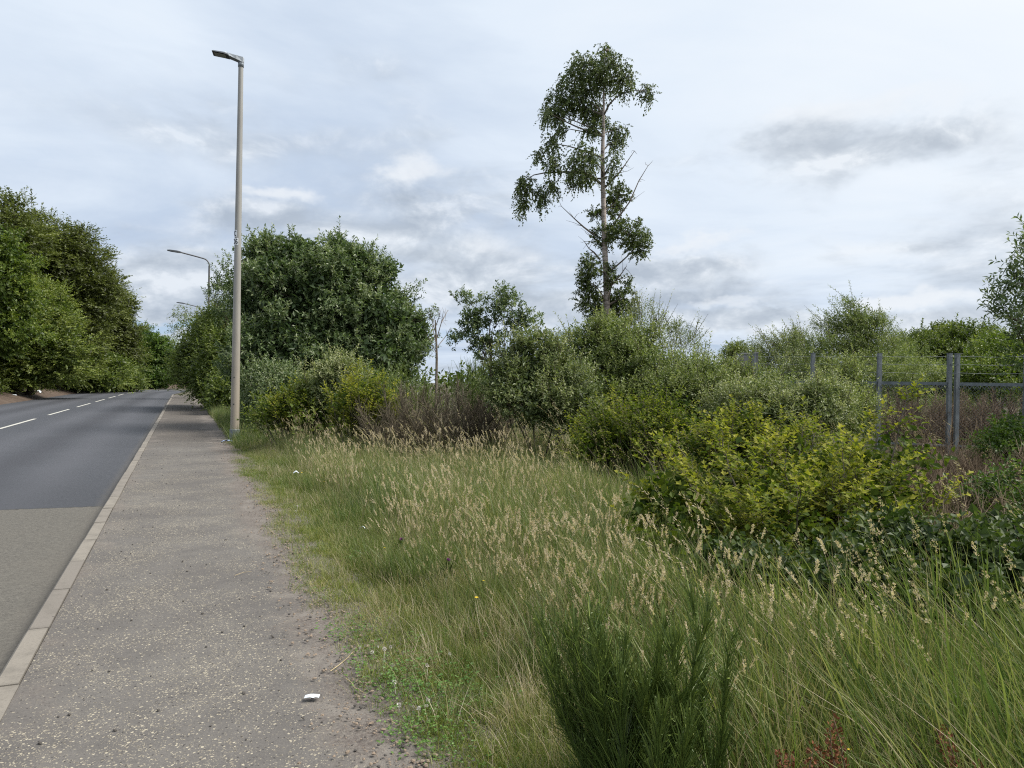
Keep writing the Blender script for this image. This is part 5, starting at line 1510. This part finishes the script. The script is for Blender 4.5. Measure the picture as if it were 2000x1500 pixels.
stalk('long pale straw stalk on the dirt edge above the white paper', [(645, 1311), (662, 1299), (680, 1284), (690, 1272)])
stalk('bent straw stalk on the dirt edge right of the white paper', [(675, 1325), (686, 1333), (692, 1343), (714, 1355)])
stalk('short straw stalk lying across the middle of the footpath', [(458, 1124), (475, 1118), (491, 1116)], .002)
stalk('short pale straw stalk at the grass edge near the bottom of the picture', [(765, 1409), (778, 1417)], .0022)

# litter
def crumple(name, label, c, sx, sy, mat, seed, cat='litter', hump=.012, nx_=6, ny_=4, rz=0.0):
    r = RX(seed)
    X, Y = np.meshgrid(np.linspace(-.5, .5, nx_), np.linspace(-.5, .5, ny_), indexing='ij')
    Z = hump * (1 - (2 * np.abs(X)) ** 2) + r.normal(size=X.shape) * hump * .22 + .004
    V = np.stack([X * sx * math.cos(rz) - Y * sy * math.sin(rz), X * sx * math.sin(rz) + Y * sy * math.cos(rz), Z], -1).reshape(-1, 3) + np.array(c)
    i = (np.arange(nx_ - 1)[:, None] * ny_ + np.arange(ny_ - 1)[None]).ravel()
    V2 = np.concatenate([V, V - [0, 0, .0012]])
    Q = np.stack([i, i + ny_, i + ny_ + 1, i + 1], -1)
    g = Geo().add(V2, np.concatenate([Q, Q[:, ::-1] + len(V)]))
    o = g.build(name, mat, smooth=True); tag(o, label, cat)
    return o


crumple('paper_sachet', 'small curled white paper sachet lying on the footpath near the dirt edge', G(609, 1362, .022), .072, .040, M_PAPER, 301, hump=.005, rz=.12)
pw = LB + np.array([-.06, -.30, .02])
crumple('wrapper', 'crumpled blue and white wrapper at the foot of the tall lamp', pw, .30, .10, M_BLUE, 302, hump=.04, rz=.2)
crumple('plastic_scrap', 'white plastic scrap caught in the long grass by the path edge', P(578, 924, 11.2), .08, .06, M_PAPER, 303, hump=.025, rz=.5)
crumple('plastic_scrap', 'pale paper scrap in the seeding grass above the thistle', P(708, 1033, 6.9), .05, .035, M_PAPER, 304, hump=.02)
for (px, py, s_, lab) in ((200, 759, 62, 'white rubbish bag on the earth bank across the road'), (178, 768, 57, 'small white scrap at the far road edge'), (218, 759, 66, 'pale scrap beside the rubbish bag on the bank')):
    z_ = road_pt(s_, -9.3)
    crumple('litter_scrap', lab, (z_[0], z_[1], .22), .5 if 'bag' in lab else .28, .3, M_PAPER, 305 + s_, hump=.16 if 'bag' in lab else .05)

# thistles, docks
def thistle(label, px, py, d, seed):
    r = RX(seed)
    top = P(px, py, d); b = np.array([top[0] + .03, top[1], -.02])
    root = empty('thistle', label, 'thistle', b)
    g = Geo(); st = limb(b, top, r, 7, .04); g.tubes(st, np.linspace(.005, .003, 7), 5)
    f = np.repeat(st[1:6], 5, 0); dd = unit(r.normal(size=f.shape) + np.array([0, 0, .4]))
    g.leaves(f, dd, np.tile([0, 0, 1.], (len(f), 1)), .11, .03, .4)
    g.build('stem', M_BRAMBLE, root, kind='stuff')
    g = Geo(); g.tubes(np.array([top + [0, 0, z] for z in (-.022, -.012, .004, .012)]), np.array([.004, .013, .014, .009]), 8); g.build('flower_cup', M_BRAMBLE, root, True)
    g = Geo(); m = 60; dd = unit(r.normal(size=(m, 3)) * np.array([1, 1, .4]) + np.array([0, 0, 1.0])); g.leaves(np.tile(top + [0, 0, .008], (m, 1)), dd, unit(r.normal(size=(m, 3))), .026, .004, .5); g.build('flower', M_PPETAL, root, kind='stuff')


thistle('purple headed thistle in the seeding grass, farther of the two', 784, 1057, 6.0, 401)
thistle('purple thistle at the dark grass tussock, nearer of the two', 875, 1098, 5.4, 402)


def dock(label, px, py, d, seed, hgt_):
    r = RX(seed)
    top = P(px, py, d); b = np.array([top[0] + .02, top[1], -.02])
    root = empty('dock_plant', label, 'dock', b, 'rusty docks at the bottom of the picture')
    g = Geo(); gs = Geo()
    for k in range(4):
        e = top + np.array([r.normal() * .05, r.normal() * .05, -.05 * k])
        st = limb(b, e, r, 6, .04); g.tubes(st, np.linspace(.004, .002, 6), 4)
        f = np.linspace(.55, 1, 90)
        q = np.stack([np.interp(f, np.linspace(0, 1, 6), st[:, i]) for i in range(3)], -1)
        rd = unit(r.normal(size=q.shape))
        gs.leaves(q + rd * .010, unit(rd + [0, 0, .4]), unit(r.normal(size=q.shape)), .013, .011, np.clip(.5 + r.normal(size=90) * .2, 0, 1))
    g.build('stem', M_DEAD, root, kind='stuff'); gs.build('seed_spikes', M_DOCK, root, kind='stuff')


dock('rust red dock seed spikes at the bottom edge below the coarse grass', 1640, 1395, 2.5, 411, .5)
dock('rust red dock at the bottom edge nearest the right corner', 1875, 1425, 2.45, 412, .5)
dock('small brownish dock at the bottom edge beside the green broom', 1540, 1440, 2.45, 413, .4)
